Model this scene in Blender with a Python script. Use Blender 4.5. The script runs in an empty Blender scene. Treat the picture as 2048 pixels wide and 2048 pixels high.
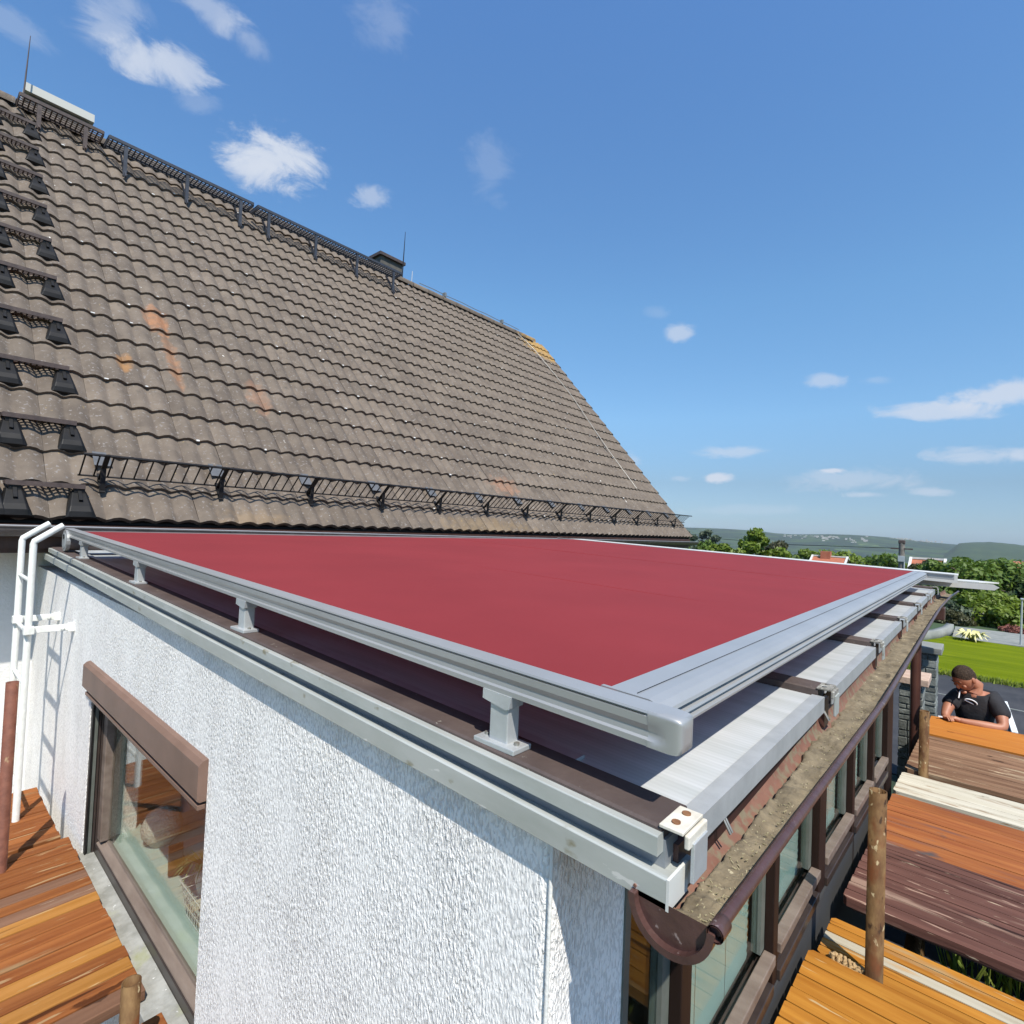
import bpy, bmesh, math, random
from mathutils import Vector, Matrix, Euler, noise
random.seed(7)
C = bpy.context.scene
COL = C.collection
rad = math.radians

# ------------------------------------------------------------------ camera
R = Vector((0.6568124, -0.7528999, 0.0417033))
U = Vector((-0.047537, 0.013852, 0.9987734))
F = Vector((0.7525541, 0.6579892, 0.0266924))
cd = bpy.data.cameras.new('camera'); cam = bpy.data.objects.new('camera', cd); COL.objects.link(cam)
cam.matrix_world = Matrix(((R.x, U.x, -F.x, 0), (R.y, U.y, -F.y, 0), (R.z, U.z, -F.z, 0), (0, 0, 0, 1)))
cd.sensor_width = 36; cd.lens = 18.84; cd.clip_start = 0.02; cd.clip_end = 20000
C.camera = cam
C.view_settings.view_transform = 'Standard'; C.view_settings.look = 'None'
C.view_settings.gamma = 1; C.view_settings.use_curve_mapping = False
C.view_settings.exposure = 0.35

# ------------------------------------------------------------------ sun, sky, clouds
TS = Vector((0.37, 0.57, -1.0)).normalized()      # direction the sunlight travels
sd = bpy.data.lights.new('sun', 'SUN'); sd.energy = 5.0; sd.angle = rad(0.53); sd.color = (1.0, 0.94, 0.83)
sun = bpy.data.objects.new('sun', sd); COL.objects.link(sun)
sun.rotation_euler = TS.to_track_quat('-Z', 'Y').to_euler()
toS = -TS
W = bpy.data.worlds.new('World'); C.world = W; W.use_nodes = True
nt = W.node_tree; N = nt.nodes; L = nt.links
for n in list(N): N.remove(n)
out = N.new('ShaderNodeOutputWorld'); bg = N.new('ShaderNodeBackground'); L.new(bg.outputs[0], out.inputs[0])
sky = N.new('ShaderNodeTexSky'); sky.sky_type = 'NISHITA'; sky.sun_disc = False
sky.sun_elevation = math.asin(toS.z); sky.sun_rotation = math.atan2(toS.x, toS.y)
sky.air_density = 1.0; sky.dust_density = 0.6; sky.ozone_density = 2.2; sky.altitude = 300
bg.inputs[1].default_value = 0.10
tc = N.new('ShaderNodeTexCoord')
nz = N.new('ShaderNodeTexNoise'); nz.inputs['Scale'].default_value = 13; nz.inputs['Detail'].default_value = 10; nz.inputs['Roughness'].default_value = 0.66; nz.inputs['Distortion'].default_value = 0.5
mp = N.new('ShaderNodeMapping'); mp.inputs['Scale'].default_value = (1, 1, 2.0)
L.new(tc.outputs['Generated'], mp.inputs[0]); L.new(mp.outputs[0], nz.inputs['Vector'])
def mth(op, a, b=None, clamp=False):
    m = N.new('ShaderNodeMath'); m.operation = op; m.use_clamp = clamp
    for i, v in enumerate((a, b)):
        if v is None: continue
        if isinstance(v, (int, float)): m.inputs[i].default_value = v
        else: L.new(v, m.inputs[i])
    return m.outputs[0]
nzc = mth('MULTIPLY', mth('SUBTRACT', nz.outputs['Fac'], 0.5), 3.2)
def direction(px, py):                        # bearing of a cloud seen from the place
    return (F + R * ((px - 1024) / 1071.8) - U * ((py - 1024) / 1071.8)).normalized()
CL = [(548,318,88,50,.95,0),(520,345,70,34,.7,0),(345,128,80,34,.7,8),(300,118,60,30,.3,0),(430,25,70,32,.45,30),(495,75,55,28,.3,40),
      (232,30,55,42,.35,20),(742,394,34,20,.5,0),(982,340,46,48,.16,0),(775,35,46,60,.2,60),(20,45,60,22,.22,40),(1360,662,28,17,.6,0),
      (1318,626,24,12,.14,0),(1656,760,38,13,.5,0),(1748,760,26,8,.2,0),(1895,822,90,17,.75,0),(2024,785,90,26,.8,-12),(1935,912,74,15,.55,0),
      (2046,907,40,13,.6,0),(1457,904,56,12,.5,0),(1264,920,24,13,.35,0),(1440,957,28,8,.9,0),(1362,957,24,6,.3,0),(1700,960,110,20,.4,0),
      (1668,941,22,5,.9,0),(1866,984,36,8,.5,0),(1728,989,34,6,.5,0),(395,205,36,16,.2,0),(250,80,60,40,.2,30),(1500,1020,120,10,.18,0)]
acc = None
for px, py, w, h, op, tilt in CL:
    c = direction(px, py); e1 = (R - c * R.dot(c)).normalized(); e2 = c.cross(e1)
    t = rad(tilt); a1 = e1 * math.cos(t) + e2 * math.sin(t) * (1 if e2.z < 0 else -1); a2 = c.cross(a1).normalized()
    rot = Matrix((a1, a2, c)).transposed().to_euler()
    k = c.dot(F); m = N.new('ShaderNodeMapping'); m.vector_type = 'TEXTURE'
    m.inputs['Location'].default_value = c; m.inputs['Rotation'].default_value = rot
    m.inputs['Scale'].default_value = (w * k / 1072 * 1.25, h * k / 1072 * 1.3, .2)
    L.new(tc.outputs['Generated'], m.inputs[0])
    ln = N.new('ShaderNodeVectorMath'); ln.operation = 'LENGTH'; L.new(m.outputs[0], ln.inputs[0])
    v = mth('ADD', mth('SUBTRACT', 1.0, ln.outputs['Value']), mth('MULTIPLY', nzc, .80))
    mr = N.new('ShaderNodeMapRange'); mr.interpolation_type = 'SMOOTHSTEP'
    mr.inputs['From Min'].default_value = -0.05; mr.inputs['From Max'].default_value = 0.72; mr.inputs['To Max'].default_value = op
    L.new(v, mr.inputs['Value'])
    gate = mth('GREATER_THAN', 1.9, ln.outputs['Value'])
    g = mth('MULTIPLY', mr.outputs[0], gate)
    acc = g if acc is None else mth('SUBTRACT', mth('ADD', acc, g), mth('MULTIPLY', acc, g))
tint = N.new('ShaderNodeMix'); tint.data_type = 'RGBA'; tint.blend_type = 'MULTIPLY'; tint.inputs[0].default_value = 1
sz = N.new('ShaderNodeSeparateXYZ'); L.new(tc.outputs['Generated'], sz.inputs[0])
rmp = N.new('ShaderNodeValToRGB'); cr = rmp.color_ramp; L.new(sz.outputs['Z'], rmp.inputs[0])
cr.elements[0].position = 0; cr.elements[0].color = (.24, .33, .50, 1); cr.elements[1].position = .70; cr.elements[1].color = (.53, .76, .93, 1)
for p_, c_ in ((.09, (.30, .355, .425)), (.20, (.45, .57, .62)), (.38, (.51, .70, .76))):
    e_ = cr.elements.new(p_); e_.color = (*c_, 1)
dbl = N.new('ShaderNodeVectorMath'); dbl.operation = 'SCALE'; dbl.inputs['Scale'].default_value = 2.0; L.new(rmp.outputs[0], dbl.inputs[0])
L.new(dbl.outputs[0], tint.inputs[7]); L.new(sky.outputs[0], tint.inputs[6])
mx = N.new('ShaderNodeMix'); mx.data_type = 'RGBA'; L.new(acc, mx.inputs[0]); L.new(tint.outputs[2], mx.inputs[6])
mx.inputs[7].default_value = (5.2, 5.7, 6.6, 1)
L.new(mx.outputs[2], bg.inputs[0])

# ------------------------------------------------------------------ materials
MATS = {}
def mat(name, c1, c2=None, sc=6, det=5, rough=.7, metal=0, bump=0, bsc=60, stretch=(1,1,1), rnd=0, spots=(), spec=.5, transl=0, crough=.6, lo=.35, hi=.65, bdet=4):
    if name in MATS: return MATS[name]
    m = bpy.data.materials.new(name); m.use_nodes = True; t = m.node_tree; n = t.nodes; l = t.links
    b = n['Principled BSDF']; b.inputs['Roughness'].default_value = rough; b.inputs['Metallic'].default_value = metal
    b.inputs['Specular IOR Level'].default_value = spec
    g = n.new('ShaderNodeNewGeometry'); pos = g.outputs['Position']
    oi = None
    if rnd:
        oi = n.new('ShaderNodeObjectInfo'); v = n.new('ShaderNodeVectorMath'); v.operation = 'ADD'; s = n.new('ShaderNodeVectorMath'); s.operation = 'SCALE'
        s.inputs[0].default_value = (7.1, 3.3, 5.7); l.new(oi.outputs['Random'], s.inputs['Scale']); l.new(pos, v.inputs[0]); l.new(s.outputs[0], v.inputs[1]); pos = v.outputs[0]
    mpn = n.new('ShaderNodeMapping'); mpn.inputs['Scale'].default_value = stretch; l.new(pos, mpn.inputs[0])
    no = n.new('ShaderNodeTexNoise'); no.inputs['Scale'].default_value = sc; no.inputs['Detail'].default_value = det; no.inputs['Roughness'].default_value = crough
    l.new(mpn.outputs[0], no.inputs['Vector'])
    rp = n.new('ShaderNodeValToRGB'); rp.color_ramp.elements[0].position = lo; rp.color_ramp.elements[1].position = hi
    rp.color_ramp.elements[0].color = (*c1, 1); rp.color_ramp.elements[1].color = (*(c2 or c1), 1); l.new(no.outputs['Fac'], rp.inputs[0])
    col = rp.outputs[0]
    if rnd:
        hs = n.new('ShaderNodeHueSaturation'); mr = n.new('ShaderNodeMapRange'); mr.inputs['To Min'].default_value = 1 - rnd; mr.inputs['To Max'].default_value = 1 + rnd
        l.new(oi.outputs['Random'], mr.inputs['Value']); l.new(mr.outputs[0], hs.inputs['Value']); l.new(col, hs.inputs['Color']); col = hs.outputs[0]
    for sp in spots:      # (colour, noise scale, threshold, softness, stretch)
        sc2, sscale, th, soft, st = sp
        m2 = n.new('ShaderNodeMapping'); m2.inputs['Scale'].default_value = st; l.new(g.outputs['Position'], m2.inputs[0])
        n2 = n.new('ShaderNodeTexNoise'); n2.inputs['Scale'].default_value = sscale; n2.inputs['Detail'].default_value = 5; l.new(m2.outputs[0], n2.inputs['Vector'])
        r2 = n.new('ShaderNodeMapRange'); r2.inputs['From Min'].default_value = th; r2.inputs['From Max'].default_value = th + soft; l.new(n2.outputs['Fac'], r2.inputs['Value'])
        x2 = n.new('ShaderNodeMix'); x2.data_type = 'RGBA'; l.new(r2.outputs[0], x2.inputs[0]); l.new(col, x2.inputs[6]); x2.inputs[7].default_value = (*sc2, 1); col = x2.outputs[2]
    l.new(col, b.inputs['Base Color'])
    if bump:
        nb = n.new('ShaderNodeTexNoise'); nb.inputs['Scale'].default_value = bsc; nb.inputs['Detail'].default_value = bdet; l.new(mpn.outputs[0], nb.inputs['Vector'])
        bp = n.new('ShaderNodeBump'); bp.inputs['Distance'].default_value = bump; l.new(nb.outputs['Fac'], bp.inputs['Height']); l.new(bp.outputs[0], b.inputs['Normal'])
    if transl:
        tr = n.new('ShaderNodeBsdfTranslucent'); l.new(col, tr.inputs[0]); ms = n.new('ShaderNodeMixShader'); ms.inputs[0].default_value = transl
        l.new(b.outputs[0], ms.inputs[1]); l.new(tr.outputs[0], ms.inputs[2]); l.new(ms.outputs[0], n['Material Output'].inputs[0])
    MATS[name] = m; return m
def glass(name, tintc, rough=0.0, ior=1.5):
    if name in MATS: return MATS[name]
    m = bpy.data.materials.new(name); m.use_nodes = True; t = m.node_tree; n = t.nodes; l = t.links; n.remove(n['Principled BSDF'])
    tr = n.new('ShaderNodeBsdfTransparent'); tr.inputs[0].default_value = (*tintc, 1); gl = n.new('ShaderNodeBsdfGlossy'); gl.inputs['Roughness'].default_value = rough
    fr = n.new('ShaderNodeFresnel'); ge = n.new('ShaderNodeNewGeometry'); ir = n.new('ShaderNodeMapRange'); ir.inputs['To Min'].default_value = ior; ir.inputs['To Max'].default_value = 1 / ior; l.new(ge.outputs['Backfacing'], ir.inputs['Value']); l.new(ir.outputs[0], fr.inputs[0]); ms = n.new('ShaderNodeMixShader')
    l.new(fr.outputs[0], ms.inputs[0]); l.new(tr.outputs[0], ms.inputs[1]); l.new(gl.outputs[0], ms.inputs[2]); l.new(ms.outputs[0], n['Material Output'].inputs[0])
    MATS[name] = m; return m

def stucco_mat(name, c1, c2, amt=.012):
    m = bpy.data.materials.new(name); m.use_nodes = True; t = m.node_tree; n = t.nodes; l = t.links
    b = n['Principled BSDF']; b.inputs['Roughness'].default_value = .85; b.inputs['Specular IOR Level'].default_value = .25
    g = n.new('ShaderNodeNewGeometry')
    mpn = n.new('ShaderNodeMapping'); mpn.inputs['Scale'].default_value = (1, 1, .42); l.new(g.outputs['Position'], mpn.inputs[0])
    na = n.new('ShaderNodeTexNoise'); na.inputs['Scale'].default_value = 150; na.inputs['Detail'].default_value = 3; na.inputs['Distortion'].default_value = 1.2; l.new(mpn.outputs[0], na.inputs['Vector'])
    vo = n.new('ShaderNodeTexVoronoi'); vo.inputs['Scale'].default_value = 190; l.new(mpn.outputs[0], vo.inputs['Vector'])
    ad = n.new('ShaderNodeMath'); ad.operation = 'MULTIPLY_ADD'; l.new(vo.outputs['Distance'], ad.inputs[0]); ad.inputs[1].default_value = -.45; l.new(na.outputs['Fac'], ad.inputs[2])
    nl_ = n.new('ShaderNodeTexNoise'); nl_.inputs['Scale'].default_value = 7; nl_.inputs['Detail'].default_value = 4; l.new(mpn.outputs[0], nl_.inputs['Vector'])
    ml_ = n.new('ShaderNodeMapRange'); ml_.inputs['From Min'].default_value = .35; ml_.inputs['From Max'].default_value = .65; ml_.inputs['To Min'].default_value = .45; ml_.inputs['To Max'].default_value = 1.35; l.new(nl_.outputs['Fac'], ml_.inputs['Value'])
    mm_ = n.new('ShaderNodeMath'); mm_.operation = 'MULTIPLY'; l.new(ad.outputs[0], mm_.inputs[0]); l.new(ml_.outputs[0], mm_.inputs[1])
    bp = n.new('ShaderNodeBump'); bp.inputs['Distance'].default_value = amt; bp.inputs['Strength'].default_value = 1; l.new(mm_.outputs[0], bp.inputs['Height']); l.new(bp.outputs[0], b.inputs['Normal'])
    nb = n.new('ShaderNodeTexNoise'); nb.inputs['Scale'].default_value = 2.3; nb.inputs['Detail'].default_value = 6; l.new(g.outputs['Position'], nb.inputs['Vector'])
    rp = n.new('ShaderNodeValToRGB'); rp.color_ramp.elements[0].position = .3; rp.color_ramp.elements[1].position = .6
    rp.color_ramp.elements[0].color = (*c2, 1); rp.color_ramp.elements[1].color = (*c1, 1); l.new(nb.outputs['Fac'], rp.inputs[0])
    # darker grey in the low points of the relief
    r2 = n.new('ShaderNodeMapRange'); r2.inputs['From Min'].default_value = .30; r2.inputs['From Max'].default_value = .18; r2.inputs['To Max'].default_value = .38; l.new(ad.outputs[0], r2.inputs['Value'])
    x = n.new('ShaderNodeMix'); x.data_type = 'RGBA'; l.new(r2.outputs[0], x.inputs[0]); l.new(rp.outputs[0], x.inputs[6]); x.inputs[7].default_value = (.33, .32, .31, 1)
    # run-off stains below the roof edge and algae low on the corner
    sxx = n.new('ShaderNodeSeparateXYZ'); l.new(g.outputs['Position'], sxx.inputs[0])
    ms2 = n.new('ShaderNodeMapping'); ms2.inputs['Scale'].default_value = (1, 9, .7); l.new(g.outputs['Position'], ms2.inputs[0]); ns = n.new('ShaderNodeTexNoise'); ns.inputs['Scale'].default_value = 3; ns.inputs['Detail'].default_value = 6; l.new(ms2.outputs[0], ns.inputs['Vector'])
    r3 = n.new('ShaderNodeMapRange'); r3.inputs['From Min'].default_value = .55; r3.inputs['From Max'].default_value = .78; r3.inputs['To Max'].default_value = .12; l.new(ns.outputs['Fac'], r3.inputs['Value'])
    x3 = n.new('ShaderNodeMix'); x3.data_type = 'RGBA'; l.new(r3.outputs[0], x3.inputs[0]); l.new(x.outputs[2], x3.inputs[6]); x3.inputs[7].default_value = (.52, .51, .45, 1)
    l.new(x3.outputs[2], b.inputs['Base Color'])
    MATS[name] = m; return m

def tile_mat():
    m = mat('roof_tile_clay', (.098, .076, .058), (.150, .119, .091), sc=5, det=8, rough=.85, bump=.004, bsc=160, rnd=.13,
            spots=[((.20, .18, .165), 40, .60, .08, (1, 1, 1)), ((.075, .062, .05), 14, .62, .16, (1, .5, .5)), ((.62, .60, .55), 26, .735, .01, (1, .6, .6)), ((.26, .19, .09), 21, .70, .06, (1, 1, 1))])
    t = m.node_tree; n = t.nodes; l = t.links; b = n['Principled BSDF']
    col = b.inputs['Base Color'].links[0].from_socket
    g = n.new('ShaderNodeNewGeometry'); nn = n.new('ShaderNodeTexNoise'); nn.inputs['Scale'].default_value = 12; nn.inputs['Detail'].default_value = 6; l.new(g.outputs['Position'], nn.inputs['Vector'])
    stains = [(1.63, 2.65, .13, .24, .5, (.42, .17, .06)), (1.68, 2.05, .07, .50, .38, (.40, .17, .06)), (1.27, 1.85, .07, .14, .4, (.45, .20, .04)), (2.43, 1.72, .12, .3, .3, (.38, .17, .08)),
              (5.7, .85, .35, .2, .35, (.36, .16, .08)), (10.9, 6.2, 1.0, .55, .8, (.36, .21, .05)), (4.9, .02, 1.0, .22, .35, (.24, .16, .07)), (2.0, .0, .35, .2, .35, (.26, .17, .08)), (.35, 4.9, .25, .25, .6, (.32, .24, .06))]
    sx = n.new('ShaderNodeSeparateXYZ'); l.new(g.outputs['Position'], sx.inputs[0])
    def mt(op, a, bb):
        q = n.new('ShaderNodeMath'); q.operation = op
        for i, v in enumerate((a, bb)):
            if isinstance(v, (int, float)): q.inputs[i].default_value = v
            else: l.new(v, q.inputs[i])
        return q.outputs[0]
    S = mt('MULTIPLY', mt('SUBTRACT', sx.outputs['Y'], 4.6), 1 / .654)
    for (X0, S0, wx, ws, op, cc) in stains:
        a = mt('POWER', mt('DIVIDE', mt('ABSOLUTE', mt('SUBTRACT', sx.outputs['X'], X0), 0), wx), 2.0)
        c = mt('POWER', mt('DIVIDE', mt('ABSOLUTE', mt('SUBTRACT', S, S0), 0), ws), 2.0)
        v = mt('ADD', mt('SUBTRACT', 1.0, mt('ADD', a, c)), mt('MULTIPLY', mt('SUBTRACT', nn.outputs['Fac'], .5), 3.0))
        r = n.new('ShaderNodeMapRange'); r.inputs['From Max'].default_value = .9; r.inputs['To Max'].default_value = op; l.new(v, r.inputs['Value'])
        gate = mt('MULTIPLY', r.outputs[0], mt('GREATER_THAN', 1.6, mt('ADD', a, c)))
        x = n.new('ShaderNodeMix'); x.data_type = 'RGBA'; l.new(gate, x.inputs[0]); l.new(col, x.inputs[6]); x.inputs[7].default_value = (*cc, 1); col = x.outputs[2]
    l.new(col, b.inputs['Base Color'])
    return m

M_tile = tile_mat()
M_under = mat('underlay', (.02, .017, .015), rough=.9)
M_stucco = stucco_mat('white_stucco', (.93, .91, .885), (.87, .85, .83), .0055)
M_smooth = mat('white_plaster', (.72, .72, .71), (.62, .62, .60), sc=3, rough=.85, bump=.002, bsc=80)
M_house = mat('house_plaster', (.74, .74, .73), (.66, .66, .64), sc=2, rough=.9, bump=.004, bsc=70)
M_alu = mat('grey_aluminium', (.42, .44, .45), (.50, .52, .53), sc=20, rough=.38, metal=.35, bump=.0003, bsc=300, spec=.6)
M_strip = mat('weathered_aluminium', (.36, .38, .355), (.46, .475, .455), sc=14, rough=.5, metal=.25, stretch=(1, .25, 1), spots=[((.24, .22, .15), 22, .64, .07, (1, .6, 1)), ((.60, .60, .58), 40, .70, .03, (1, .4, 1))])
M_silver = mat('silver_awning_profile', (.345, .35, .35), (.38, .385, .385), sc=5, rough=.42, metal=.4, spec=.6)
M_fabric = mat('red_awning_fabric', (.198, .0185, .022), (.236, .024, .028), sc=1.7, lo=.25, hi=.75, rough=.85, bump=.0006, bsc=500, spec=.35, transl=.10)
M_brown = mat('brown_rubber_cap', (.062, .045, .041), (.09, .067, .060), sc=9, rough=.6, bump=.001, bsc=80, spots=[((.22, .20, .17), 60, .70, .03, (1, 1, 1))])
M_dbrown = mat('dark_brown_metal', (.075, .032, .026), (.10, .045, .035), sc=8, rough=.38, bump=.0006, bsc=60)
M_gutter = mat('brown_gutter', (.055, .027, .023), (.085, .043, .038), sc=18, rough=.32, bump=.001, bsc=90, spots=[((.22, .17, .16), 70, .68, .05, (1, 1, 1))])
M_gutin = mat('gutter_inside_clay', (.145, .066, .045), (.195, .095, .066), sc=10, rough=.8, bump=.002, bsc=70, spots=[((.16, .13, .085), 45, .47, .14, (1, 1, 1))])
M_moss = mat('gutter_debris_mud', (.105, .083, .052), (.21, .17, .11), sc=18, det=9, rough=.95, bump=.006, bsc=70, spots=[((.38, .33, .22), 90, .66, .05, (1, 1, 1)), ((.07, .055, .035), 24, .62, .08, (.4, 1, 1))])
M_wood_dark = mat('dark_brown_timber', (.045, .020, .013), (.075, .034, .022), sc=14, rough=.5, stretch=(1, 1, .1), bump=.001)
M_white = mat('white_coated_steel', (.66, .67, .63), (.75, .76, .73), sc=30, rough=.4, bump=.0006, bsc=80, spots=[((.42, .42, .33), 24, .68, .06, (1, 1, .3))])
M_whiteb = mat('white_coated_board', (.52, .52, .49), (.60, .60, .57), sc=6, rough=.5)
M_lintel = mat('brown_roller_box', (.15, .092, .068), (.19, .118, .090), sc=6, rough=.55, spec=.4)
M_frame = mat('dark_window_frame', (.03, .022, .02), (.045, .033, .028), sc=12, rough=.35)
M_sash = mat('faded_brown_sash', (.12, .088, .070), (.18, .14, .115), sc=20, stretch=(1, .2, 1), rough=.6, bump=.001)
M_sill = mat('grey_stone_sill', (.20, .20, .18), (.32, .32, .30), sc=14, rough=.8, bump=.002, bsc=60, spots=[((.25, .26, .15), 9, .58, .12, (1, .6, 1)), ((.62, .63, .62), 50, .68, .04, (1, 1, 1))])
M_black = mat('black_coated_steel', (.008, .008, .008), (.015, .014, .014), sc=10, rough=.5, spec=.22)
M_bsteel = mat('dark_brown_steel', (.05, .035, .032), (.085, .06, .052), sc=18, rough=.6, bump=.001)
M_rust = mat('rusty_scaffold_tube', (.075, .034, .014), (.19, .115, .05), sc=22, det=8, rough=.75, metal=.2, bump=.0012, bsc=120, stretch=(1, 1, .45), spots=[((.12, .042, .015), 14, .52, .1, (1, 1, .5)), ((.34, .27, .16), 46, .64, .05, (1, 1, .6)), ((.04, .02, .01), 34, .62, .05, (1, 1, .5))], spec=.25)
M_rustred = mat('red_rusty_tube', (.11, .035, .02), (.17, .06, .035), sc=30, rough=.75, bump=.0012, bsc=120, spots=[((.28, .19, .10), 22, .66, .06, (1, 1, .5))])
def wood(name, c1, c2, axis, gr, rnd=.22, spots=()):
    st = (.06, 1, 1) if axis == 'x' else (1, .06, 1)
    return mat(name, c1, c2, sc=34, det=9, rough=.8, bump=.0022, bsc=70, stretch=st, rnd=rnd, lo=.36, hi=.64, spec=.18, bdet=8,
               spots=[(gr, 16, .60, .10, (.15, 1, 1) if axis == 'x' else (1, .15, 1)), (tuple(min(.62, v * 1.25) for v in gr), 52, .655, .02, (.09, 1, 1) if axis == 'x' else (1, .09, 1)), (tuple(v * .35 for v in c1), 30, .66, .05, (.05, 1, 1) if axis == 'x' else (1, .05, 1)), (tuple(v * .45 for v in c1), 9, .70, .03, (.6, 1, 1) if axis == 'x' else (1, .6, 1))] + list(spots))
M_deckL = wood('orange_stained_deck', (.165, .050, .014), (.255, .092, .027), 'x', (.24, .15, .075), .16)
M_deckY = wood('yellow_ochre_deck', (.29, .108, .012), (.40, .175, .026), 'y', (.32, .22, .11), .12)
M_deckG = wood('grey_weathered_deck', (.30, .26, .19), (.40, .36, .28), 'y', (.42, .24, .09), .10)
M_deckO = wood('rust_orange_deck', (.22, .065, .022), (.32, .115, .036), 'y', (.17, .07, .045), .10, [((.075, .062, .062), 5.5, .60, .05, (1, .6, 1))])
M_deckP = wood('purple_brown_deck', (.082, .036, .028), (.130, .060, .046), 'y', (.25, .16, .12), .10, [((.46, .36, .25), 60, .68, .03, (1, .12, 1))])
M_deckW = wood('whitewashed_deck', (.44, .40, .31), (.55, .51, .42), 'y', (.22, .135, .075), .06)
M_deckB = wood('brown_grained_deck', (.15, .078, .044), (.24, .14, .082), 'y', (.34, .25, .16), .12)
M_deckF = wood('bright_orange_deck', (.37, .125, .018), (.44, .17, .032), 'y', (.31, .10, .025), .04)
M_asph = mat('asphalt', (.034, .036, .042), (.052, .053, .058), sc=2, det=8, rough=.9, bump=.004, bsc=40, spots=[((.07, .07, .075), 1.2, .56, .2, (.5, 2, 1))], spec=.2)
M_lawn = mat('mown_grass', (.095, .135, .003), (.15, .19, .006), sc=1.2, det=8, rough=.9, bump=.03, bsc=30, stretch=(2.2, .35, 1), spots=[((.19, .22, .012), 3, .6, .15, (2, .3, 1))], spec=.05)
M_ground = mat('rough_ground', (.05, .085, .02), (.085, .12, .035), sc=.6, det=8, rough=.95, bump=.03, bsc=8)
M_path = mat('pale_gravel_path', (.17, .18, .165), (.24, .245, .225), sc=4, rough=.95)
M_conc = mat('grey_concrete', (.17, .18, .165), (.24, .25, .235), sc=3, rough=.9, bump=.004, bsc=20)
M_cap = mat('pink_stone_cap', (.42, .30, .24), (.52, .40, .33), sc=12, rough=.85, bump=.002)
M_slate = mat('grey_slate_stone', (.10, .115, .11), (.20, .215, .205), sc=18, rough=.85, bump=.004, bsc=60, rnd=.35)
M_mortar = mat('pale_mortar', (.36, .37, .34), rough=.95)
M_orange = mat('orange_clay_roof', (.30, .095, .05), (.36, .125, .07), sc=3, rough=.85)
M_skin = mat('skin', (.33, .135, .078), (.39, .17, .10), sc=20, rough=.55)
M_hair = mat('dark_hair', (.014, .009, .006), (.065, .042, .028), sc=120, det=6, rough=.75, bump=.006, bsc=220, spec=.2)
M_shirt = mat('black_cotton', (.012, .012, .015), (.02, .02, .024), sc=18, rough=.9, bump=.004, bsc=30)
M_trous = mat('grey_work_trousers', (.04, .042, .05), rough=.9)
M_print = mat('white_print', (.72, .74, .76), rough=.7)
M_glass = glass('window_glass', (.94, .97, .95), ior=1.42)
M_glassg = glass('greenish_glass', (.90, .95, .94), ior=1.20)
M_blind = mat('teal_lace_blind', (.42, .58, .53), (.48, .64, .59), sc=3, rough=.9, transl=.35)
M_shelf = mat('pale_window_shelf', (.45, .52, .48), rough=.6)
M_conn = mat('rusty_screw', (.22, .10, .045), (.32, .16, .08), sc=90, rough=.7, metal=.4)
M_seal = mat('cream_sealant', (.50, .46, .38), (.60, .57, .50), sc=40, rough=.8, bump=.001)
M_wire = mat('dull_wire', (.30, .29, .26), rough=.4, metal=.6)
M_dark = mat('dark_interior', (.03, .03, .032), rough=.9)
M_floor = mat('interior_floor', (.20, .17, .14), rough=.7)
def leafm(name, a, b, tr=.35): return mat(name, a, b, sc=1.6, det=4, rough=.55, transl=tr, lo=.3, hi=.7)
M_leafs = [leafm('leaves_bright', (.105, .165, .010), (.175, .235, .022)), leafm('leaves_mid', (.065, .125, .012), (.125, .190, .022)), leafm('leaves_deep', (.026, .062, .012), (.06, .10, .016)),
           leafm('leaves_brownish', (.05, .055, .022), (.085, .085, .03)), leafm('leaves_greygreen', (.05, .08, .045), (.10, .13, .075))]
M_bark = mat('tree_bark', (.06, .045, .03), (.10, .08, .06), sc=10, rough=.9)

# polycarbonate: fine flutes
def poly_mat():
    m = bpy.data.materials.new('opal_multiwall_sheet'); m.use_nodes = True; t = m.node_tree; n = t.nodes; l = t.links; b = n['Principled BSDF']
    g = n.new('ShaderNodeNewGeometry'); w = n.new('ShaderNodeTexWave'); w.bands_direction = 'X'; w.inputs['Scale'].default_value = 26; w.inputs['Distortion'].default_value = .3
    l.new(g.outputs['Position'], w.inputs['Vector'])
    mpn = n.new('ShaderNodeMapping'); mpn.inputs['Scale'].default_value = (1, .12, 1); l.new(g.outputs['Position'], mpn.inputs[0])
    no = n.new('ShaderNodeTexNoise'); no.inputs['Scale'].default_value = 24; no.inputs['Detail'].default_value = 5; l.new(mpn.outputs[0], no.inputs['Vector'])
    rp = n.new('ShaderNodeValToRGB'); rp.color_ramp.elements[0].position = .3; rp.color_ramp.elements[1].position = .7
    rp.color_ramp.elements[0].color = (.50, .53, .53, 1); rp.color_ramp.elements[1].color = (.66, .68, .70, 1); l.new(no.outputs['Fac'], rp.inputs[0])
    x = n.new('ShaderNodeMix'); x.data_type = 'RGBA'; x.blend_type = 'MULTIPLY'; x.inputs[0].default_value = .07; l.new(rp.outputs[0], x.inputs[6]); l.new(w.outputs['Color'], x.inputs[7])
    l.new(x.outputs[2], b.inputs['Base Color']); b.inputs['Roughness'].default_value = .32; b.inputs['Specular IOR Level'].default_value = .5
    tr = n.new('ShaderNodeBsdfTranslucent'); l.new(x.outputs[2], tr.inputs[0]); ms = n.new('ShaderNodeMixShader'); ms.inputs[0].default_value = .22
    l.new(b.outputs[0], ms.inputs[1]); l.new(tr.outputs[0], ms.inputs[2]); l.new(ms.outputs[0], n['Material Output'].inputs[0])
    return m
M_poly = poly_mat()

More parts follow.
